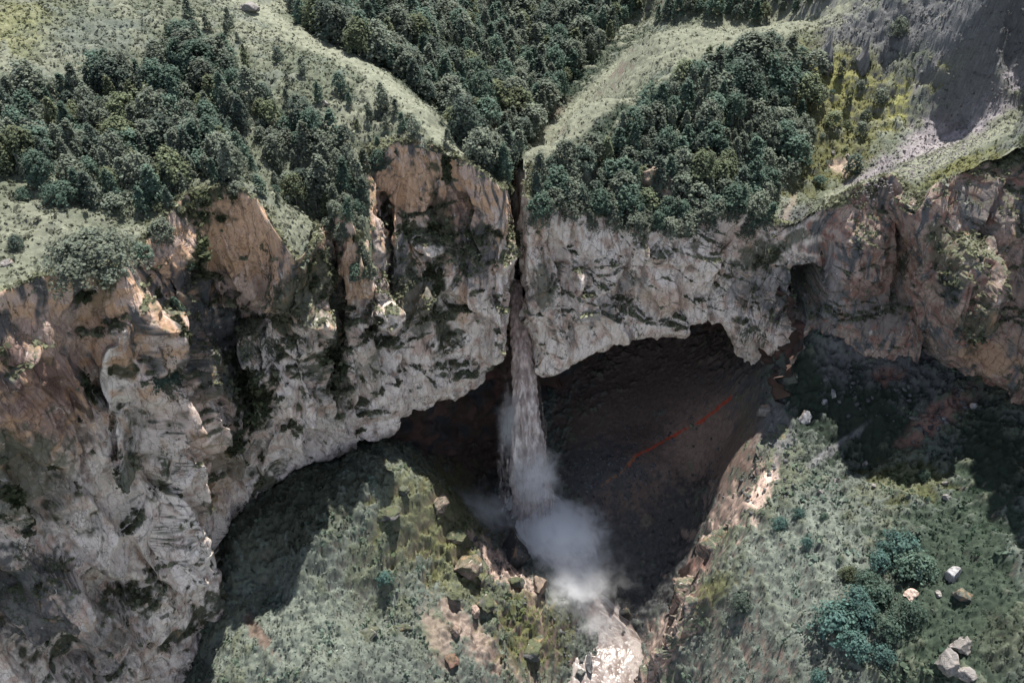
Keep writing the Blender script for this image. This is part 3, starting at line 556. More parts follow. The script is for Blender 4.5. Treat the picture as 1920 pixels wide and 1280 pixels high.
# ------------------------------------------------------------------ water
def stream_pts(P): return [at(*p) for p in P]
def ribbon_river():
    cl = [(1000, 925, 118.5, 30), (1010, 965, 115.5, 48), (1035, 1010, 110, 50), (1066, 1070, 103, 42), (1103, 1140, 97, 42), (1128, 1200, 92.5, 50), (1130, 1250, 87, 50), (1134, 1330, 79, 48), (1150, 1420, 71, 60), (1160, 1560, 60, 60)]
    rows = []
    for px, py, Y, hw in cl:
        c = at(px, py, Y); e = at(px + hw, py, Y); h = abs(e[0] - c[0]); rows.append([[c[0] + h * k * 1.25, c[1], c[2] + 1.0 - 1.3 * abs(k) ** 2.5] for k in np.linspace(-1.25, 1.25, 7)])
    G = loft(rows, 0.13); G = np.array(G)
    uu = np.linspace(-1, 1, G.shape[1])[None] * np.ones(G.shape[:2]); vv = np.cumsum(np.concatenate([[0], np.linalg.norm(np.diff(G[:, G.shape[1] // 2], axis=0), axis=1)]))[:, None] * np.ones(G.shape[:2])
    q_ = np.stack([uu * 3.2, vv * .22, 0 * uu], -1); f = fbm(q_ * 1.2, 5, 81, 0.6); r = ridged(q_ * 1.5 + .8 * f[..., None], 3, 83)
    G[..., 2] += .30 * f + .06 * r
    foam = sstep(0.1, 1.2, r + 1.3 * f)[..., None] ** 1.3
    C = np.array([.15, .12, .108]) * (1 - foam) + np.array([.27, .24, .225]) * foam
    m, n, out = mat_new('muddy_white_water'); L = n.links.new; a = N(n, 'ShaderNodeAttribute', attribute_name='tint'); p = N(n, 'ShaderNodeBsdfPrincipled', i_Roughness=.32); L(a.outputs['Color'], p.inputs['Base Color'])
    g = N(n, 'ShaderNodeNewGeometry'); t = N(n, 'ShaderNodeTexNoise', i_Scale=2.5, i_Detail=6.0); L(g.outputs['Position'], t.inputs['Vector']); b = N(n, 'ShaderNodeBump', i_Strength=.3, i_Distance=.25); L(t.outputs['Fac'], b.inputs['Height']); L(b.outputs[0], p.inputs['Normal']); L(p.outputs[0], out.inputs[0])
    pool = (1 - sstep(98, 106, 200 - G[..., 1]))[..., None] if False else sstep(101, 108, G[..., 1])[..., None]
    C = C * (1 - pool) + np.array([.6, .6, .6]) * (.6 + .5 * foam) * pool
    o = grid_mesh('river', G, C, m)
ribbon_river()

def water_mat(name, alpha_lo, alpha_hi, col):
    m, n, out = mat_new(name); L = n.links.new; g = N(n, 'ShaderNodeNewGeometry'); mp = N(n, 'ShaderNodeMapping'); mp.inputs['Scale'].default_value = (1.3, 1.3, .17); L(g.outputs['Position'], mp.inputs[0])
    t = N(n, 'ShaderNodeTexNoise', i_Scale=1.3, i_Detail=7.0, i_Roughness=.65); L(mp.outputs[0], t.inputs['Vector'])
    a = N(n, 'ShaderNodeAttribute', attribute_name='tint'); mr = N(n, 'ShaderNodeMapRange'); mr.inputs['From Min'].default_value = .38; mr.inputs['From Max'].default_value = .62; mr.inputs['To Min'].default_value = .62; mr.inputs['To Max'].default_value = 1.25; L(t.outputs['Fac'], mr.inputs['Value'])
    vm = N(n, 'ShaderNodeVectorMath', operation='SCALE'); L(a.outputs['Color'], vm.inputs[0]); L(mr.outputs[0], vm.inputs['Scale'])
    p = N(n, 'ShaderNodeBsdfPrincipled', i_Roughness=.6); L(vm.outputs[0], p.inputs['Base Color']); b = N(n, 'ShaderNodeBump', i_Strength=.8, i_Distance=.5); L(t.outputs['Fac'], b.inputs['Height']); L(b.outputs[0], p.inputs['Normal'])
    if alpha_hi < 1:
        m2 = N(n, 'ShaderNodeMapRange'); m2.inputs['From Min'].default_value = .5; m2.inputs['From Max'].default_value = .66; m2.inputs['To Min'].default_value = alpha_lo; m2.inputs['To Max'].default_value = alpha_hi; L(t.outputs['Fac'], m2.inputs['Value'])
        ma = N(n, 'ShaderNodeMath', operation='MULTIPLY'); L(m2.outputs[0], ma.inputs[0]); L(a.outputs['Alpha'], ma.inputs[1]); L(ma.outputs[0], p.inputs['Alpha'])
    L(p.outputs[0], out.inputs[0]); return m
def fall(name, cl, mat, grow, thick, seed, alpha=None, kind='structure', parent=None):
    """cl: (px, py, Y, half width px)"""
    rows = []
    for px, py, Y, hw in cl:
        c = at(px, py, Y); h = abs(at(px + hw, py, Y)[0] - c[0]) * grow
        rows.append([[c[0] + h * math.cos(a), c[1] + h * thick * math.sin(a), c[2]] for a in np.linspace(0, 2 * math.pi, 25)])
    G = loft(rows, 0.13); cen = G.mean(1, keepdims=True); n0 = G - cen; n0[..., 2] = 0; rad = np.linalg.norm(n0, axis=2, keepdims=True); n0 /= rad + 1e-6
    ang = np.linspace(0, 2 * math.pi, G.shape[1])[None, :] * np.ones((G.shape[0], 1)); v = np.linspace(0, 1, G.shape[0])[:, None] * np.ones((1, G.shape[1]))
    Q = np.stack([G[..., 0], G[..., 1], G[..., 2] * .16], -1)
    d = (0.25 + 1.2 * v) * (0.9 * fbm(Q * .5, 4, 91 + seed) + .5 * (ridged(Q * 1.1, 3, 95 + seed) - 1))
    d *= np.minimum(1, rad[..., 0] / 1.5)
    G = G + n0 * d[..., None]
    f = sstep(-.3, .6, fbm(Q * 1.2, 4, 99 + seed)); t = sstep(0.15, .6, v)
    C = mix(mix(np.broadcast_to(np.array([.24, .17, .15]), G.shape), np.broadcast_to(np.array([.40, .30, .27]), G.shape), f), mix(np.broadcast_to(np.array([.38, .31, .29]), G.shape), np.broadcast_to(np.array([.66, .60, .58]), G.shape), f), t)
    al = np.ones(G.shape[:2]) if alpha is None else alpha(v)
    return grid_mesh(name, G, np.concatenate([C, al[..., None]], -1), mat, kind=kind, smooth=True)
FALL = [(968, 528, 131, 13), (968, 560, 128.5, 16), (972, 610, 125, 19), (978, 660, 122.3, 22), (983, 720, 120.2, 25), (986, 780, 118.8, 30), (990, 840, 117.8, 35), (994, 900, 117, 39), (998, 950, 116.4, 42), (1000, 980, 116, 42)]
fall('waterfall', FALL, water_mat('falling_water', 0.1, 1.0, None), .86, .55, 0, alpha=lambda v: 1.0 + 0 * v)
fall('waterfall_core', FALL, water_mat('falling_water_core', 1, 1, None), .58, .5, 3)
fall('waterfall_spray', [(p[0] - 2 - i, p[1], p[2] - .3, p[3] + 3 + 9 * i / 9) for i, p in enumerate(FALL)], water_mat('falling_spray', 0.0, .55, None), 1.0, .7, 5, alpha=lambda v: sstep(.2, .6, v) * .8, kind='stuff')

def mist_mat(dens, sc_=.28, seed=0.0):
    m, n, out = mat_new('water_mist'); L = n.links.new
    tc = N(n, 'ShaderNodeTexCoord'); ln = N(n, 'ShaderNodeVectorMath', operation='LENGTH'); L(tc.outputs['Object'], ln.inputs[0])
    g = N(n, 'ShaderNodeNewGeometry'); t = N(n, 'ShaderNodeTexNoise', i_Scale=sc_, i_Detail=5.0, i_Roughness=.62, i_Distortion=.6)
    ad = N(n, 'ShaderNodeVectorMath', operation='ADD'); L(g.outputs['Position'], ad.inputs[0]); ad.inputs[1].default_value = (seed, seed, 0); L(ad.outputs[0], t.inputs['Vector'])
    fo = N(n, 'ShaderNodeMapRange', interpolation_type='SMOOTHSTEP'); fo.inputs['From Min'].default_value = .0; fo.inputs['From Max'].default_value = 1.0; fo.inputs['To Min'].default_value = 1; fo.inputs['To Max'].default_value = 0; L(ln.outputs['Value'], fo.inputs['Value'])
    # erode the puff with the noise
    s1 = N(n, 'ShaderNodeMath', operation='MULTIPLY_ADD'); L(t.outputs['Fac'], s1.inputs[0]); s1.inputs[1].default_value = 2.4; L(fo.outputs[0], s1.inputs[2])
    mr = N(n, 'ShaderNodeMapRange'); mr.inputs['From Min'].default_value = 1.45; mr.inputs['From Max'].default_value = 2.3; L(s1.outputs[0], mr.inputs['Value'])
    m1 = N(n, 'ShaderNodeMath', operation='MULTIPLY'); L(mr.outputs[0], m1.inputs[0]); L(fo.outputs[0], m1.inputs[1]); md = N(n, 'ShaderNodeMath', operation='MULTIPLY', ); L(m1.outputs[0], md.inputs[0]); md.inputs[1].default_value = dens
    v = N(n, 'ShaderNodeVolumePrincipled'); v.inputs['Color'].default_value = (.97, .98, 1.0, 1); v.inputs['Anisotropy'].default_value = .1; L(md.outputs[0], v.inputs['Density']); L(v.outputs[0], out.inputs['Volume'])
    return m
def sphere_mesh(nu=24, nv=14):
    a = np.linspace(0, 2 * math.pi, nu, endpoint=False); V = [(0, 0, 1)] + [(math.sin(t) * math.cos(x), math.sin(t) * math.sin(x), math.cos(t)) for t in np.linspace(0, math.pi, nv + 1)[1:-1] for x in a] + [(0, 0, -1)]
    F = [(0, 1 + i, 1 + (i + 1) % nu) for i in range(nu)]
    for k in range(nv - 2):
        for i in range(nu): F.append((1 + k * nu + i, 1 + (k + 1) * nu + i, 1 + (k + 1) * nu + (i + 1) % nu, 1 + k * nu + (i + 1) % nu))
    b = 1 + (nv - 2) * nu; F += [(b + i, len(V) - 1, b + (i + 1) % nu) for i in range(nu)]
    me = bpy.data.meshes.new('mist'); me.from_pydata(V, [], F); return me
for k, (px, py, Y, rx, ry, rz, dens) in enumerate([(1048, 1000, 111, 18, 14, 9, .7), (1070, 1075, 103, 13, 14, 5, .8), (1108, 1145, 97.5, 11, 12, 3.2, .5), (1145, 1192, 93.5, 8, 6, 2, .2), (885, 960, 112, 20, 11, 7, .13), (1075, 1060, 104, 22, 24, 6, .10), (960, 810, 118.6, 5.5, 5, 16, .3), (1002, 905, 115.5, 9.5, 7, 16, .5)]):
    me = sphere_mesh(); me.materials.append(mist_mat(dens * 1.8, .38, k * 13.0)); o = bpy.data.objects.new('mist', me); COL.objects.link(o); o.location = at(px, py, Y) + np.array([0, 0, 1.5 if k == 0 or k > 4 else .2]); o.scale = (rx, ry, rz); o['kind'] = 'stuff'

# ------------------------------------------------------------------ trees
rng = np.random.RandomState(3)
def leaf_quads(cen, nor, size, asp=1.5):
    """small folded leaf clusters: one quad per centre"""
    n = len(cen); r = rng.normal(size=(n, 3)); u = np.cross(nor, r); u /= np.linalg.norm(u, axis=1, keepdims=True) + 1e-6; v = np.cross(nor, u)
    s = size[:, None]; P = np.stack([cen - u * s * .5, cen + v * s * asp * .5 , cen + u * s * .5, cen - v * s * asp * .5], 1)
    P += rng.normal(size=P.shape) * s[:, None] * .10
    return P.reshape(-1, 3), np.arange(4 * n).reshape(n, 4)
def crown_arrays(kind, nl, ls, seed):
    global rng
    rng = np.random.RandomState(seed); tips = []
    if kind == 'cone':
        for k in range(int(nl / 13)):
            h = rng.rand() ** .85; h = .06 + .93 * h; R = .27 * (1 - h) ** .85 * (.55 + .6 * rng.rand()) + .008; a = rng.rand() * 6.28; tips.append((R * math.cos(a), R * math.sin(a), h - .10 * R / .3, .05 + .035 * (1 - h)))
    elif kind == 'round':
        for k in range(int(nl / 16)):
            t = rng.rand() ** .6; h = .22 + .74 * rng.rand(); R = .34 * math.sqrt(max(0, 1 - ((h - .48) / .5) ** 2)) * (1.25 - .55 * h) * (.45 + .6 * t); a = rng.rand() * 6.28; tips.append((R * math.cos(a), R * math.sin(a), h, .075))
    elif kind == 'column':
        for k in range(int(nl / 13)):
            h = .06 + .92 * rng.rand(); R = .17 * min(1, (1 - h) * 2.2 + .12) * (.5 + .6 * rng.rand()); a = rng.rand() * 6.28; tips.append((R * math.cos(a), R * math.sin(a), h, .05))
    else:   # bush
        for k in range(int(nl / 14)):
            a = rng.rand() * 6.28; e = rng.rand() ** .7 * 1.5; R = .5 * (.6 + .42 * rng.rand()); tips.append((R * math.cos(a) * math.cos(e), R * math.sin(a) * math.cos(e), .06 + R * math.sin(e) * 1.3, .085 if kind == 'bush' else .05))
    tips = np.array(tips); n = len(tips); per = max(1, nl // n); idx = np.repeat(np.arange(n), per)
    c = tips[idx, :3] + rng.normal(size=(len(idx), 3)) * tips[idx, 3:4] * np.array([.5, .5, .75])
    ax = np.stack([np.zeros(n), np.zeros(n), np.full(n, .5)], 1)
    out = c - np.array([0, 0, .45]); out[:, 2] *= .6; out /= np.linalg.norm(out, axis=1, keepdims=True) + 1e-6
    nor = out + np.array([0, 0, .7]) + rng.normal(size=out.shape) * .45; nor /= np.linalg.norm(nor, axis=1, keepdims=True)
    V, Q = leaf_quads(c, nor, ls * (.6 + .8 * rng.rand(len(c))))
    tone = np.repeat((.75 + .5 * rng.rand(n))[idx] * (.8 + .4 * rng.rand(len(idx))), 4)
    yel = np.repeat((rng.rand(n) ** 2)[idx], 4)
    C = np.stack([tone * (1 + .08 * yel), tone, tone * (1 - .06 * yel)], 1)
    return V, Q, C
def foliage_material():
    m, n, out = mat_new('leaf_clumps'); L = n.links.new; a = N(n, 'ShaderNodeAttribute', attribute_name='tint'); oi = N(n, 'ShaderNodeObjectInfo')
    vm = N(n, 'ShaderNodeVectorMath', operation='MULTIPLY'); L(a.outputs['Color'], vm.inputs[0]); L(oi.outputs['Color'], vm.inputs[1])
    d = N(n, 'ShaderNodeBsdfPrincipled', i_Roughness=.8); d.inputs['Specular IOR Level'].default_value = .12; L(vm.outputs[0], d.inputs['Base Color']); tr = N(n, 'ShaderNodeBsdfTranslucent'); L(vm.outputs[0], tr.inputs['Color'])
    mx = N(n, 'ShaderNodeMixShader'); mx.inputs[0].default_value = .4; L(d.outputs[0], mx.inputs[1]); L(tr.outputs[0], mx.inputs[2]); L(mx.outputs[0], out.inputs[0]); return m
M_LEAF = foliage_material()
M_BARK, nb, ob = mat_new('grey_bark'); _p = N(nb, 'ShaderNodeBsdfPrincipled', i_Roughness=.9); _t = N(nb, 'ShaderNodeTexNoise', i_Scale=6.0, i_Detail=4.0); _r = N(nb, 'ShaderNodeValToRGB')
_r.color_ramp.elements[0].color = (.05, .042, .036, 1); _r.color_ramp.elements[1].color = (.20, .18, .16, 1); nb.links.new(_t.outputs['Fac'], _r.inputs[0]); nb.links.new(_r.outputs[0], _p.inputs['Base Color']); nb.links.new(_p.outputs[0], ob.inputs[0])
def tube(path, rad, k=5):
    V = []; Q = []
    for i, (p, r) in enumerate(zip(path, rad)):
        for j in range(k): a = 6.283 * j / k; V.append((p[0] + r * math.cos(a), p[1] + r * math.sin(a), p[2]))
        if i:
            b = (i - 1) * k
            for j in range(k): Q.append((b + j, b + (j + 1) % k, b + k + (j + 1) % k, b + k + j))
    return V, Q
def trunk_arrays(kind, seed):
    r = random.Random(seed); V, Q = [], []
    def add(path, rad):
        v, q = tube(path, rad); o = len(V); V.extend(v); Q.extend([tuple(i + o for i in f) for f in q])
    if kind in ('bush', 'bigbush'):
        for k in range(6):
            a = r.random() * 6.28; add([(0, 0, -.1), (.15 * math.cos(a), .15 * math.sin(a), .22), (.32 * math.cos(a), .32 * math.sin(a), .42)], [.02, .013, .005])
    else:
        add([(0, 0, -.12), (.008, 0, .2), (-.008, .006, .55), (0, 0, .93)], [.022, .017, .010, .003])
        for k in range(9):
            a = r.random() * 6.28; h = .2 + .6 * r.random(); L_ = .2 * (1 - h) + .06; add([(0, 0, h), (L_ * .5 * math.cos(a), L_ * .5 * math.sin(a), h + .03), (L_ * math.cos(a), L_ * math.sin(a), h + .09)], [.007, .005, .002])
    return np.array(V), np.array(Q)
KINDS = {}
for kind, nl, ls, nvar in (('cone', 1500, .036, 4), ('round', 1600, .042, 4), ('column', 1300, .034, 2), ('bush', 1900, .044, 3), ('bigbush', 7500, .024, 1)):
    KINDS[kind] = []
    for v in range(nvar):
        cv_, cq, cc = crown_arrays(kind, nl, ls, 100 + v * 7 + len(kind)); tv, tq = trunk_arrays(kind, v + 5)
        KINDS[kind].append((raw_mesh('crown', cv_, cq, cc, M_LEAF, link=False), raw_mesh('trunk', tv, tq, None, M_BARK, link=False), (cv_, cq, cc)))
def plant(name, cat, label, pos, kind, var, h, wd, rot, tint, group=None, lean=(0, 0)):
    e = bpy.data.objects.new(name, None); COL.objects.link(e); e.location = pos; e.rotation_euler = (lean[0], lean[1], rot); e.scale = (h * wd, h * wd, h); e.empty_display_size = .1
    e['label'] = label; e['category'] = cat
    if group: e['group'] = group
    cm, tm, _ = KINDS[kind][var % len(KINDS[kind])]
    for nm, me in (('crown', cm), ('trunk', tm)):
        o = bpy.data.objects.new(nm, me); COL.objects.link(o); o.parent = e
        o.color = (*tint, 1)
    return e
TEAL = np.array([.078, .120, .095]); GREYG = np.array([.126, .150, .120]); OLIVE = np.array([.115, .138, .085]); DARKG = np.array([.074, .098, .082]); BLUEG = np.array([.075, .135, .122])

ZONES = [  # name, polygon in the photo (bases of the trunks), spacing m, height range, kinds weights (cone, round, column, bush), surface
 ('left', 'on the left hillside', [(-260, 240), (0, 195), (110, 160), (260, 150), (330, 80), (430, 100), (450, 185), (560, 200), (630, 260), (700, 310), (690, 400), (640, 420), (600, 405), (520, 370), (480, 345), (360, 345), (330, 400), (230, 400), (140, 385), (60, 340), (0, 330), (-260, 420)], 2.35, (3.6, 6.4), (.46, .34, .08, .12)),
 ('crest', 'on the grassy left crest', [(330, 20), (430, 50), (480, 90), (620, 160), (720, 230), (800, 290), (720, 290), (640, 230), (470, 150), (400, 90)], 5.0, (2.2, 4.6), (.6, .1, .25, .05)),
 ('spur', 'on the spur left of the gorge', [(690, 210), (740, 200), (800, 260), (850, 275), (760, 262), (700, 290)], 3.4, (3.0, 5.0), (.5, .2, .3, 0)),
 ('valley', 'in the gorge', [(540, -5), (1225, -5), (1170, 50), (1085, 130), (1045, 190), (985, 275), (945, 340), (905, 325), (870, 270), (830, 215), (740, 140), (650, 95), (560, 45)], 3.0, (4.5, 8.5), (.42, .46, .12, 0)),
 ('right', 'above the right cliff', [(1060, 320), (1130, 285), (1190, 225), (1260, 175), (1330, 135), (1400, 120), (1500, 125), (1515, 200), (1490, 330), (1450, 385), (1350, 405), (1250, 410), (1150, 405), (1060, 392), (1000, 372), (1000, 330)], 3.1, (5.0, 8.2), (.3, .6, .1, 0)),
 ('ridge', 'behind the right ridge', [(1230, 40), (1310, 30), (1400, 45), (1480, 30), (1560, -5), (1290, -10)], 3.4, (4.5, 7.5), (.3, .6, .1, 0)),
 ('gully', 'in the mossy gully', [(1520, 130), (1640, 110), (1650, 190), (1600, 330), (1530, 350), (1500, 300)], 5.0, (2.5, 5.0), (.1, .5, .1, .3)),
 ('brow', 'at the brow of the left cliffs', [(200, 400), (330, 395), (470, 372), (600, 400), (650, 400), (700, 420), (690, 350), (560, 340), (330, 380)], 2.6, (2.8, 5.0), (.25, .4, .05, .3)),
]
cand = []; gridh = {}
def free(x, y, d):
    i, j = int(x // 4), int(y // 4)
    for a in (-1, 0, 1):
        for b in (-1, 0, 1):
            for (u, v, e) in gridh.get((i + a, j + b), ()):
                if (u - x) ** 2 + (v - y) ** 2 < (min(d, e)) ** 2: return False
    gridh.setdefault((i, j), []).append((x, y, d)); return True
rt = np.random.RandomState(11)
for zn, where, zp, spc, hr, wk in ZONES:
    zp = np.array(zp, float); X = rt.uniform(-105, 120, 90000); Y = rt.uniform(60, 258, 90000)
    Z = SU.z(X, Y); px, py = project(np.stack([X, Y, Z], 1)); m = inpoly(px, py, zp) & SU.ok(X, Y); X, Y, Z, px, py = X[m], Y[m], Z[m], px[m], py[m]
    clump = fbm(np.stack([X, Y, 0 * X], 1) * .09, 3, 66)
    for k in range(len(X)):
        if zn in ('left', 'valley') and clump[k] < -.42: continue
        d = spc * .9 * (1.25 - .5 * rt.rand())
        if not free(X[k], Y[k], d): continue
        kind = ('cone', 'round', 'column', 'bush')[rt.choice(4, p=np.array(wk) / sum(wk))]
        h = hr[0] * .75 + (hr[1] * 1.0 - hr[0] * .8) * rt.rand() ** 1.4; h *= 1 + .3 * clump[k]
        if kind == 'bush': h *= .55
        dep = Y[k] * cp - (Z[k] - CAMZ) * sp; t = rt.rand()
        tone = GREYG if t < .45 else TEAL if t < .75 else DARKG if t < .9 else OLIVE
        if zn == 'right': tone = tone * .9 + TEAL * .1
        cand.append(dict(z=zn, w=where, p=(X[k], Y[k], Z[k]), px=px[k], py=py[k], k=kind, h=h, s=h / dep, tone=tone * (.8 + .45 * rt.rand()), tn=('grey-green', 'teal-green', 'dark green', 'olive')[0 if t < .45 else 1 if t < .75 else 2 if t < .9 else 3], r=rt.rand() * 6.28, v=int(rt.rand() * 6), wd=1.0 + .5 * rt.rand(), zp=zp))
# the largest-looking become individual trees, the rest one mass
inn = [c for c in cand if -30 < c['px'] < 1950 and -5 < c['py'] < 1290]
inn.sort(key=lambda c: -c['s']); ind = inn[:240]; ids = set(id(c) for c in ind); rest = [c for c in cand if id(c) not in ids]
print('trees', len(cand), 'individual', len(ind))
KW = {'cone': 'conical tree', 'round': 'round-crowned tree', 'column': 'slim upright tree', 'bush': 'bush'}
def third(v, lo, hi, words): f = (v - lo) / (hi - lo + 1e-6); return words[min(2, max(0, int(f * 3)))]
for c in ind:
    hz = third(c['px'], c['zp'][:, 0].min(), c['zp'][:, 0].max(), ('left', 'middle', 'right')); vt = third(c['py'], c['zp'][:, 1].min(), c['zp'][:, 1].max(), ('upper', 'central', 'lower'))
    sz = 'tall' if c['h'] > 6 else 'small' if c['h'] < 4 else 'mid-sized'
    hz = hz if hz != 'middle' or vt != 'central' else 'part'
    c['label'] = '%s %s %s, %s %s of wood %s' % (sz, c['tn'], KW[c['k']], vt, hz, c['w'])
    if c['z'] in ('crest', 'gully', 'spur', 'brow'): c['label'] = c['label'].replace('of wood', 'of those')
for c in ind:
    nm = 'bush' if c['k'] == 'bush' else 'tree'
    plant(nm, nm, c['label'], c['p'], c['k'], c['v'], c['h'], c['wd'], c['r'], c['tone'], group='trees ' + c['w'])
# trees and shrubs rooted on the brow, leaning out over the rim
rb_ = np.random.RandomState(21)
for c_, x0, x1, where, n_, hh in ((CR, 1000, 1440, 'rooted along the brow of the right cliff', 26, (3.6, 6.0)), (CL, 590, 720, 'rooted along the brow of the left cliffs', 12, (3.0, 4.6)), (CL, 545, 640, 'in the cleft between the two left buttresses', 12, (2.0, 3.4)), (CL, 270, 340, 'in the cleft right of the very large bush', 6, (2.6, 4.2))):
    m_ = ((c_['far'] > 2.5) & (c_['far'] < (22.0 if 'cleft' in where else 7.0)) & (c_['px'] > x0) & (c_['px'] < x1)).ravel(); ii = np.nonzero(m_)[0]; Pf = c_['P'].reshape(-1, 3); pf = c_['px'].ravel(); got = []
    for t_ in range(4000):
        if len(got) >= n_: break
        i_ = rb_.choice(ii)
        if all(np.linalg.norm(Pf[i_] - Pf[g]) > 2.2 for g in got): got.append(i_)
    got.sort(key=lambda g: pf[g])
    for q_, i_ in enumerate(got):
        kd = 'round' if rb_.rand() < .7 else 'cone'; h_ = hh[0] + (hh[1] - hh[0]) * rb_.rand(); pos_ = 'leftmost' if q_ == 0 else 'rightmost' if q_ == len(got) - 1 else '%d%s from the left' % (q_ + 1, {1: 'nd', 2: 'rd'}.get(q_, 'th') if q_ < 20 else {21: 'nd', 22: 'rd', 20: 'st'}.get(q_, 'th'))
        plant('tree', 'tree', '%s tree %s, %s' % ('tall leafy' if h_ > 4.5 else 'short leafy', where, pos_), Pf[i_] - np.array([0, 0, .4]), kd, q_, h_, 1.25, rb_.rand() * 6, (GREYG if rb_.rand() < .5 else TEAL) * (.8 + .4 * rb_.rand()), group='trees ' + where, lean=(.22, 0))
def merge(cs, lodk):
    VV, QQ, CC = [], [], []; off = 0
    for c in cs:
        V, Q, C = KINDS[c['k']][c['v'] % len(KINDS[c['k']])][2]; nq = len(Q); sel = np.arange(0, nq, lodk)
        V = V.reshape(-1, 4, 3); V = (V.mean(1, keepdims=True) + (V - V.mean(1, keepdims=True)) * 1.35).reshape(-1, 3)
        vi = (sel[:, None] * 4 + np.arange(4)[None]).ravel(); v = V[vi] * c['h'] * np.array([c['wd'] , c['wd'], 1.0]); 
        a = c['r']; ca, sa = math.cos(a), math.sin(a); v = np.stack([v[:, 0] * ca - v[:, 1] * sa, v[:, 0] * sa + v[:, 1] * ca, v[:, 2]], 1) + np.array(c['p'])
        VV.append(v); CC.append(C[vi] * c['tone']); QQ.append(np.arange(len(v)).reshape(-1, 4) + off); off += len(v)
    return np.concatenate(VV), np.concatenate(QQ), np.concatenate(CC)
V_, Q_, C_ = merge(rest, 2)
o = raw_mesh('far_forest', V_, Q_, C_, M_LEAF, 'stuff'); o.color = (1, 1, 1, 1)
#@@END_TREES
# ------------------------------------------------------------------ turf tufts, herbs, shrubs on the ledges
def tufts(name, P, Nn, size, tint, k=4, seed=1):
    r = np.random.RandomState(seed); n = len(P); idx = np.repeat(np.arange(n), k); s = size[idx] * (.6 + .8 * r.rand(n * k))
    c = P[idx] + r.normal(size=(n * k, 3)) * s[:, None] * np.array([.5, .5, .15]) + Nn[idx] * s[:, None] * .28
    nor = Nn[idx] * .8 + r.normal(size=(n * k, 3)) * .6; nor /= np.linalg.norm(nor, axis=1, keepdims=True)
    u = np.cross(nor, r.normal(size=nor.shape)); u /= np.linalg.norm(u, axis=1, keepdims=True) + 1e-6; v = np.cross(nor, u); s_ = s[:, None]
    V = np.stack([c - u * s_ * .5, c + v * s_ * .65, c + u * s_ * .5, c - v * s_ * .65], 1); V += r.normal(size=V.shape) * s_[:, None] * .1
    C = np.repeat(tint[idx] * (.7 + .6 * r.rand(n * k))[:, None], 4, axis=0)
    o = raw_mesh(name, V.reshape(-1, 3), np.arange(4 * n * k).reshape(-1, 4), C, M_LEAF, 'stuff'); o.color = (1, 1, 1, 1); return o
def pick(F, nrm, wgt, colr, n, seed, px, py):
    r = np.random.RandomState(seed); w_ = (wgt * ((px > -160) & (px < 2080) & (py > -60) & (py < 1400))).ravel().astype(float); w_ /= w_.sum()
    i = r.choice(len(w_), n, p=w_); jit = r.uniform(-.12, .12, (n, 3)); jit[:, 2] = 0; return F.reshape(-1, 3)[i] + jit, nrm.reshape(-1, 3)[i], colr.reshape(-1, 3)[i], fbm(F.reshape(-1, 3)[i] * .4, 3, 5)
P_, N_, C_, f_ = pick(D, SL.n, greenD, colD, 60000, 4, pxd, pyd)
dk = np.clip(1.0 + .9 * f_, .5, 1.6)[:, None]
tufts('meadow_grass', P_, N_, .16 + .18 * np.random.RandomState(1).rand(len(P_)) ** 2, C_ * dk * 1.05, 3, 2)
P_, N_, C_, f_ = pick(D, SL.n, greenD * (fbm(D * .12, 3, 12) > .12), colD, 3500, 5, pxd, pyd)
tufts('meadow_herbs', P_, N_, .35 + .3 * np.random.RandomState(1).rand(len(P_)), C_ * np.array([.95, 1.12, 1.08]) * 1.1, 6, 3)
P_, N_, C_, f_ = pick(U, SU.n, greenU * 1.0, colU, 45000, 6, pxu, pyu)
tufts('hillside_grass', P_, N_, .22 + .3 * np.random.RandomState(1).rand(len(P_)) ** 2, C_ * np.clip(1.12 + .5 * f_, .7, 1.5)[:, None], 3, 4)
for nm, c, CC, n, sd_ in (('ledge_plants', CL, CCL, 26000, 7), ('ledge_plants', CR, CCR, 9000, 8)):
    gm = sstep(.0, .01, CC[..., 1] - CC[..., 0]) * sstep(.02, .03, c['far'] * .01 + .02)
    P_, N_, C_, f_ = pick(c['P'], c['n'] * np.sign((c['n'] * np.array([0, -1, .6])).sum(-1, keepdims=True)), gm * (c['py'] > 0), CC, n, sd_, c['px'], c['py'])
    N_ = N_ * .6 + np.array([0, -.2, .5]); tufts(nm, P_, N_, .25 + .35 * np.random.RandomState(1).rand(len(P_)) ** 2, C_ * np.array([1.15, 1.15, 1.0]) * np.clip(1 + .8 * f_, .5, 1.6)[:, None], 4, 5)

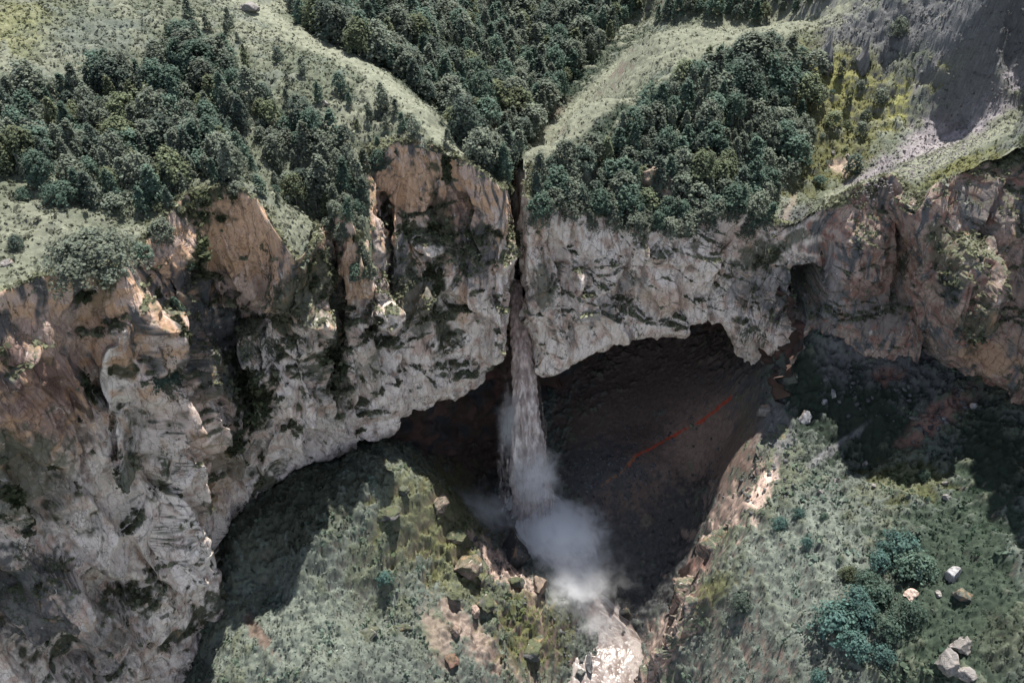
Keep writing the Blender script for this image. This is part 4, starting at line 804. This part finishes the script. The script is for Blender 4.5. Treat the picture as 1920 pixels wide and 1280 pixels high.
# ------------------------------------------------------------------ single bushes
for k, (px, py, h, wd, tone, label) in enumerate([
    (180, 512, 6.8, 1.6, GREYG * .9, 'very large round grey-green bush at the left cliff edge'),
    (44, 372, 2.0, 1.0, TEAL * .9, 'small bush in the grass below the left wood, near the photo edge'),
    (113, 378, 3.8, 1.1, TEAL, 'rounded dark bush at the lower edge of the left wood above the pale grass'),
    (32, 462, 2.2, 1.0, DARKG, 'small dark bush standing alone on the pale grass left of the very large bush'),
    (722, 1088, 3.0, 1.0, BLUEG * 1.1, 'lone blue-green bush on the sunlit meadow left of the river'),
    (1682, 1040, 4.6, 1.05, BLUEG, 'blue-green bush at the top of the bush cluster on the right meadow'),
    (1712, 1075, 4.2, 1.1, TEAL * 1.2, 'green bush at the right of the top of the cluster on the right meadow'),
    (1648, 1062, 3.0, 1.0, BLUEG * 1.1, 'smaller pale blue-green bush just left below the top bush of the cluster'),
    (1622, 1092, 2.9, 1.0, TEAL, 'dark green bush in the narrow middle of the cluster on the right meadow'),
    (1586, 1082, 2.6, .9, OLIVE * .7, 'small brownish round bush left of the cluster on the right meadow'),
    (1600, 1135, 3.6, 1.0, BLUEG, 'blue-green bush above the biggest bush of the right meadow cluster'),
    (1565, 1180, 5.2, 1.05, BLUEG * 1.2, 'biggest pale blue bush at the left end of the right meadow cluster'),
    (1615, 1168, 4.2, 1.0, BLUEG * .9, 'teal bush right of the biggest pale blue bush'),
    (1650, 1125, 3.4, 1.0, TEAL, 'dark teal bush in the middle right of the right meadow cluster'),
    (1662, 1185, 3.6, 1.0, TEAL * .9, 'dark bush at the lower right of the right meadow cluster'),
    (1602, 1222, 3.8, 1.0, BLUEG * 1.05, 'feathery blue-green bush at the bottom of the right meadow cluster'),
    (1700, 1160, 3.6, .95, TEAL * .8, 'dark green bush standing in shade right of the meadow cluster'),
    (1655, 1232, 2.4, 1.1, BLUEG * .9, 'low blue-green bush right of the feathery bottom bush'),
    (1512, 1022, 2.0, 1.0, BLUEG * 1.05, 'small bright teal bush alone in the right meadow'),
    (1462, 985, 2.4, 1.2, BLUEG * .9, 'teal bush by the pale gully at the left edge of the right meadow'),
    (1497, 968, 2.0, 1.1, BLUEG * .8, 'low teal bush right of the pale gully bush'),
    (1545, 970, 1.5, 1.0, TEAL, 'tiny green bush in the upper part of the right meadow'),
    (1730, 900, 3.0, .8, TEAL * .7, 'dark upright bush at the shaded upper right of the right meadow'),
    (1530, 1275, 2.4, 1.0, BLUEG, 'small teal bush at the bottom edge left of the shaded ground'),
    (1390, 1135, 3.6, 1.1, DARKG, 'dark bush at the edge of the riverbank right of the river'),
    (1680, 70, 4.6, .9, GREYG, 'lone pale tree-like bush on the shaded grey slope at the top right')]):
    s_ = SU if py < 600 else SL; p = s_.hit(px, py); plant('bush', 'bush', label, p - np.array([0, 0, .15]), 'bush' if k else 'bigbush', k, h * (1.32 if 1540 < px < 1720 and py > 1000 else 1.08), wd * 1.12, k * 1.3, tone)

# ------------------------------------------------------------------ boulders
M_BOULDER = earth_material('boulder_stone', 2.0, .3, .5, .9)
def ico(n=3):
    import bmesh
    bm = bmesh.new(); bmesh.ops.create_icosphere(bm, subdivisions=n, radius=1.0); V = np.array([v.co[:] for v in bm.verts]); F = np.array([[v.index for v in f.verts] for f in bm.faces]); bm.free(); return V, F
IV, IF = ico(4)
def boulder(name, cat, label, px, py, wpx, hpx, tone, moss=0.0, seed=0, group=None, rise=None, sink=.25, taper=0.0):
    s_ = SU if py < 560 and not (px > 1450 and py > 480) else SL
    p = s_.hit(px, py); dep = p[1] * cp - (p[2] - CAMZ) * sp; wm = wpx * dep / FPX; hm = hpx * dep / FPX
    if rise is None: rise = hm * (.62 if moss < .4 else .42)
    if moss >= .4: wm *= 1.1; sink = .36; C0 = tone
    S = np.array([wm * .5, max(wm * .38, hm * .5), rise]); v = IV.copy(); q = v * .9 + seed * 3.3
    rb = np.random.RandomState(seed + 40)
    for _k in range(11):
        pn = rb.normal(size=3); pn /= np.linalg.norm(pn); v = v - np.maximum(0, v @ pn - rb.uniform(.45, .8))[:, None] * pn
    v = v * 1.3; B2_, _ = blocks(q * 2.0, seed % 13, .8); v = v * (1 + .18 * B2_ + .07 * fbm(q * 2.5, 4, 4))[:, None]
    v[:, :2] *= (1 - taper * sstep(-.8, 1.0, IV[:, 2]))[:, None]; v = v * S; nn = v / np.linalg.norm(v, axis=1, keepdims=True); C = np.broadcast_to(tone, v.shape) * (1 + .3 * fbm(q * 2, 3, 9))[:, None]
    if moss > 0: C = mix(C * .7, np.broadcast_to(np.array([.075, .084, .050]), C.shape), moss * sstep(-.2, .5, IV[:, 2] + 1.1 * fbm(q * 1.6, 4, 19)))
    v[:, 2] += rise * (1 - sink * 2); o = raw_mesh(name, v, IF, C, M_ROCK, None); o.location = p; o['label'] = label; o['category'] = cat
    if group: o['group'] = group
    return o
LST = np.array([.22, .205, .195]); BS = [
    (822, 950, 44, 50, PINK, .5, 'pink rock prow jutting from the upper left riverbank edge'), (722, 962, 52, 34, GREY, 1, 'broad mossy mound at the top of the sunlit left meadow'), (855, 1010, 48, 40, PINK * .8, 1, 'mossy round boulder on the left riverbank below the pink prow'),
    (876, 1062, 48, 60, PINK * .75, .7, 'tall block with brown face and moss cap on the left riverbank'), (757, 922, 22, 24, GREY, .8, 'small mossy knob beside the broad mound'), (1010, 1105, 34, 44, PINK * .8, .3, 'rock at the shadow edge on the left riverbank nearest the mist'),
    (970, 1095, 32, 30, GREY, 1, 'mossy lump left of the rock at the shadow edge'), (915, 1140, 36, 46, GREY, 1, 'mossy boulder with a long dark shadow on the left bank'), (890, 1148, 22, 24, PINK, .1, 'small bare pink rock left of the long-shadowed mossy boulder'),
    (855, 1186, 28, 26, PINK * .9, .2, 'brown rock beside a deep cleft on the left bank'), (998, 1215, 52, 50, GREY, 1, 'long moss covered boulder near the lower river'), (756, 1180, 34, 24, GREY * .8, .8, 'dark overhanging rock in the left meadow'), (690, 1192, 40, 24, GREY, .8, 'low grey rock ledge left of the dark overhanging rock'),
    (848, 1122, 34, 26, GREY, 1, 'mossy hump on the left bank above the brown rock'), (845, 1238, 28, 34, RUST, .4, 'rust brown rock low on the left bank'),
    (1160, 1212, 17, 22, LST, 0, 'pale wet stone standing in the lit river'), (1165, 1192, 18, 16, DKGREY * .7, 0, 'dark stone in the river just above the pale wet stone'), (1104, 1250, 10, 34, GREY * .8, 0, 'narrow upright grey stone in the river near the bottom'), (1140, 1118, 38, 44, DKGREY * .5, 0, 'large dark boulder on the right edge of the misty river'),
    (1168, 1150, 24, 26, DKGREY * .5, 0, 'dark boulder below the large one at the right river edge'), (968, 1045, 52, 58, DKGREY * .7, 0, 'big dark rock in the shade left of the waterfall mist'), (940, 985, 30, 22, DKGREY * .7, 0, 'dark wet rock at the left edge of the pool mist'), (1122, 975, 20, 14, GREY * .7, 0, 'flat rock at the right edge of the pool mist'), (1087, 1272, 22, 20, GREY, .2, 'grey stone at the bottom left edge of the river'),
    (1769, 1250, 24, 50, LST * .95, 0, 'tall white boulder at the lower right'), (1802, 1215, 38, 28, LST * .8, 0, 'greyish pink boulder right above the tall white boulder'), (1807, 1270, 34, 22, LST, 0, 'flat pale boulder at the bottom right below the other two'), (1782, 1080, 18, 34, GREY * 1.6, 0, 'long pale rock leaning on the shaded right slope'), (1803, 1120, 36, 30, GREY, .6, 'half mossy rock below the long leaning pale rock'),
    (1708, 1120, 26, 18, PINK * 1.1, 0, 'pinkish stone right of the bush cluster'), (1756, 1116, 9, 13, LST, 0, 'small white upright stone right of the pinkish stone'), (1773, 934, 10, 11, LST, 0, 'lower of two small white stones at the upper right meadow edge'), (1771, 909, 9, 10, LST, 0, 'upper of two small white stones at the upper right meadow edge'), (1637, 913, 10, 9, LST, 0, 'single white stone in the upper right meadow'),
    (1567, 904, 13, 11, LST * .9, 0, 'pale stone at the head of the right meadow, beside the gully'), (1620, 871, 9, 9, LST * .9, 0, 'small pale stone at the shadow line above the right meadow'), (1537, 924, 9, 6, LST * .9, 0, 'tiny flat pale stone near the gully head'),
    (1512, 785, 28, 20, GREY * 1.5, 0, 'grey slab in the gully below the small cave'), (1545, 756, 10, 9, GREY * 1.6, 0, 'small grey stone above the grey slab in the gully'), (1824, 763, 15, 9, GREY * 1.5, 0, 'flat pale stone on the reddish scree at the right'), (1713, 787, 13, 5, LST * .7, 0, 'thin pale slab at the edge of the reddish scree'), (1770, 788, 10, 8, GREY * 1.3, 0, 'small stone in the middle of the reddish scree'),
    (1562, 742, 9, 14, GREY * 1.4, 0, 'thin grey stone highest in the gully'), (1470, 715, 34, 34, GREY * 1.2, .6, 'mossy grey knob at the right rim of the big cave'), (1434, 775, 24, 26, LST * .8, 0, 'pale crumbling rock at the right rim of the big cave'),
    (12, 493, 26, 8, LST, 0, 'flat white stone in the grass at the left photo edge'), (60, 523, 10, 8, LST * .9, 0, 'small white stone in the grass near the left cliff edge'), (118, 536, 34, 14, LST * .9, 0, 'pale broken slab at the very edge of the left cliff'), (466, 18, 34, 12, LST, 0, 'white rocks on the crest at the top left'), (610, 197, 14, 8, LST, 0, 'small white stone among the trees on the left hillside'),
    (1226, 345, 52, 70, PINK * .8, .5, 'pale rock tower among the trees above the right cliff'), (1589, 294, 9, 8, LST, 0, 'white stone in the mossy gully, right of a pair'), (1562, 290, 7, 8, LST, 0, 'white stone in the mossy gully, left of a pair')]
for k, (px, py, wp, hp, tone, ms, label) in enumerate(BS):
    q_ = .8 if k < 15 else 1.0; boulder('boulder', 'boulder', label, px, py, wp * q_, hp * q_, tone * (.8 if k < 15 else 1), ms, k + 1, sink=.25 if k < 15 else .34)
for k, (px, py, wp, hp, label) in enumerate([(1545, 125, 26, 80, 'broad leaning grey rock spire on the mossy slope'), (1612, 128, 16, 74, 'thin grey rock spire right of the broad one')]):
    boulder('rock_spire', 'rock spire', label, px, py, wp, hp, GREY * .8, 0, 70 + k, rise=hp * .07, sink=.3, taper=.85)
# loose stones on the scree
def stones(name, F, px, py, wgt, n, seed, lo, hi, colr):
    r = np.random.RandomState(seed); V0, F0 = ico(1); w_ = (wgt * ((px > -20) & (px < 1940) & (py > -10) & (py < 1300))).ravel(); i = r.choice(len(w_), n, p=w_ / w_.sum()); P = F.reshape(-1, 3)[i]
    s = lo + (hi - lo) * r.rand(n) ** 4; V = V0[None] * (1 + .35 * r.normal(size=(n, len(V0), 1)).clip(-1, 1)) * (s[:, None, None] * r.uniform(.6, 1.3, (n, 1, 3))) + P[:, None]
    Fq = (F0[None] + np.arange(n)[:, None, None] * len(V0)).reshape(-1, 3); C = np.repeat(np.array(colr)[None] * r.uniform(.5, 1.4, (n, 1)), len(V0), axis=0); raw_mesh(name, V.reshape(-1, 3), Fq, C, M_BOULDER, 'stuff')
def zone(px, py, L): return sum(blob(px, py, 0, *l[:5]) * l[5] for l in L)
stones('scree_stones', D, pxd, pyd, zone(pxd, pyd, [(1120, 900, 130, 60, 0, 1.2), (1230, 900, 150, 140, 0, .25), (1700, 720, 170, 80, 0, .6), (1760, 790, 80, 30, -30, 1), (1450, 900, 60, 90, 20, .6), (950, 1070, 60, 120, -40, .6), (1080, 1200, 40, 90, -15, .8)]), 2600, 3, .06, .5, DKGREY * 1.1)
stones('scree_stones', U, pxu, pyu, zone(pxu, pyu, [(1780, 250, 190, 60, -38, 1.2), (1640, 330, 60, 40, -40, .8), (1800, 80, 180, 130, 0, .2)]), 6000, 4, .05, .26, SCREE * .65)
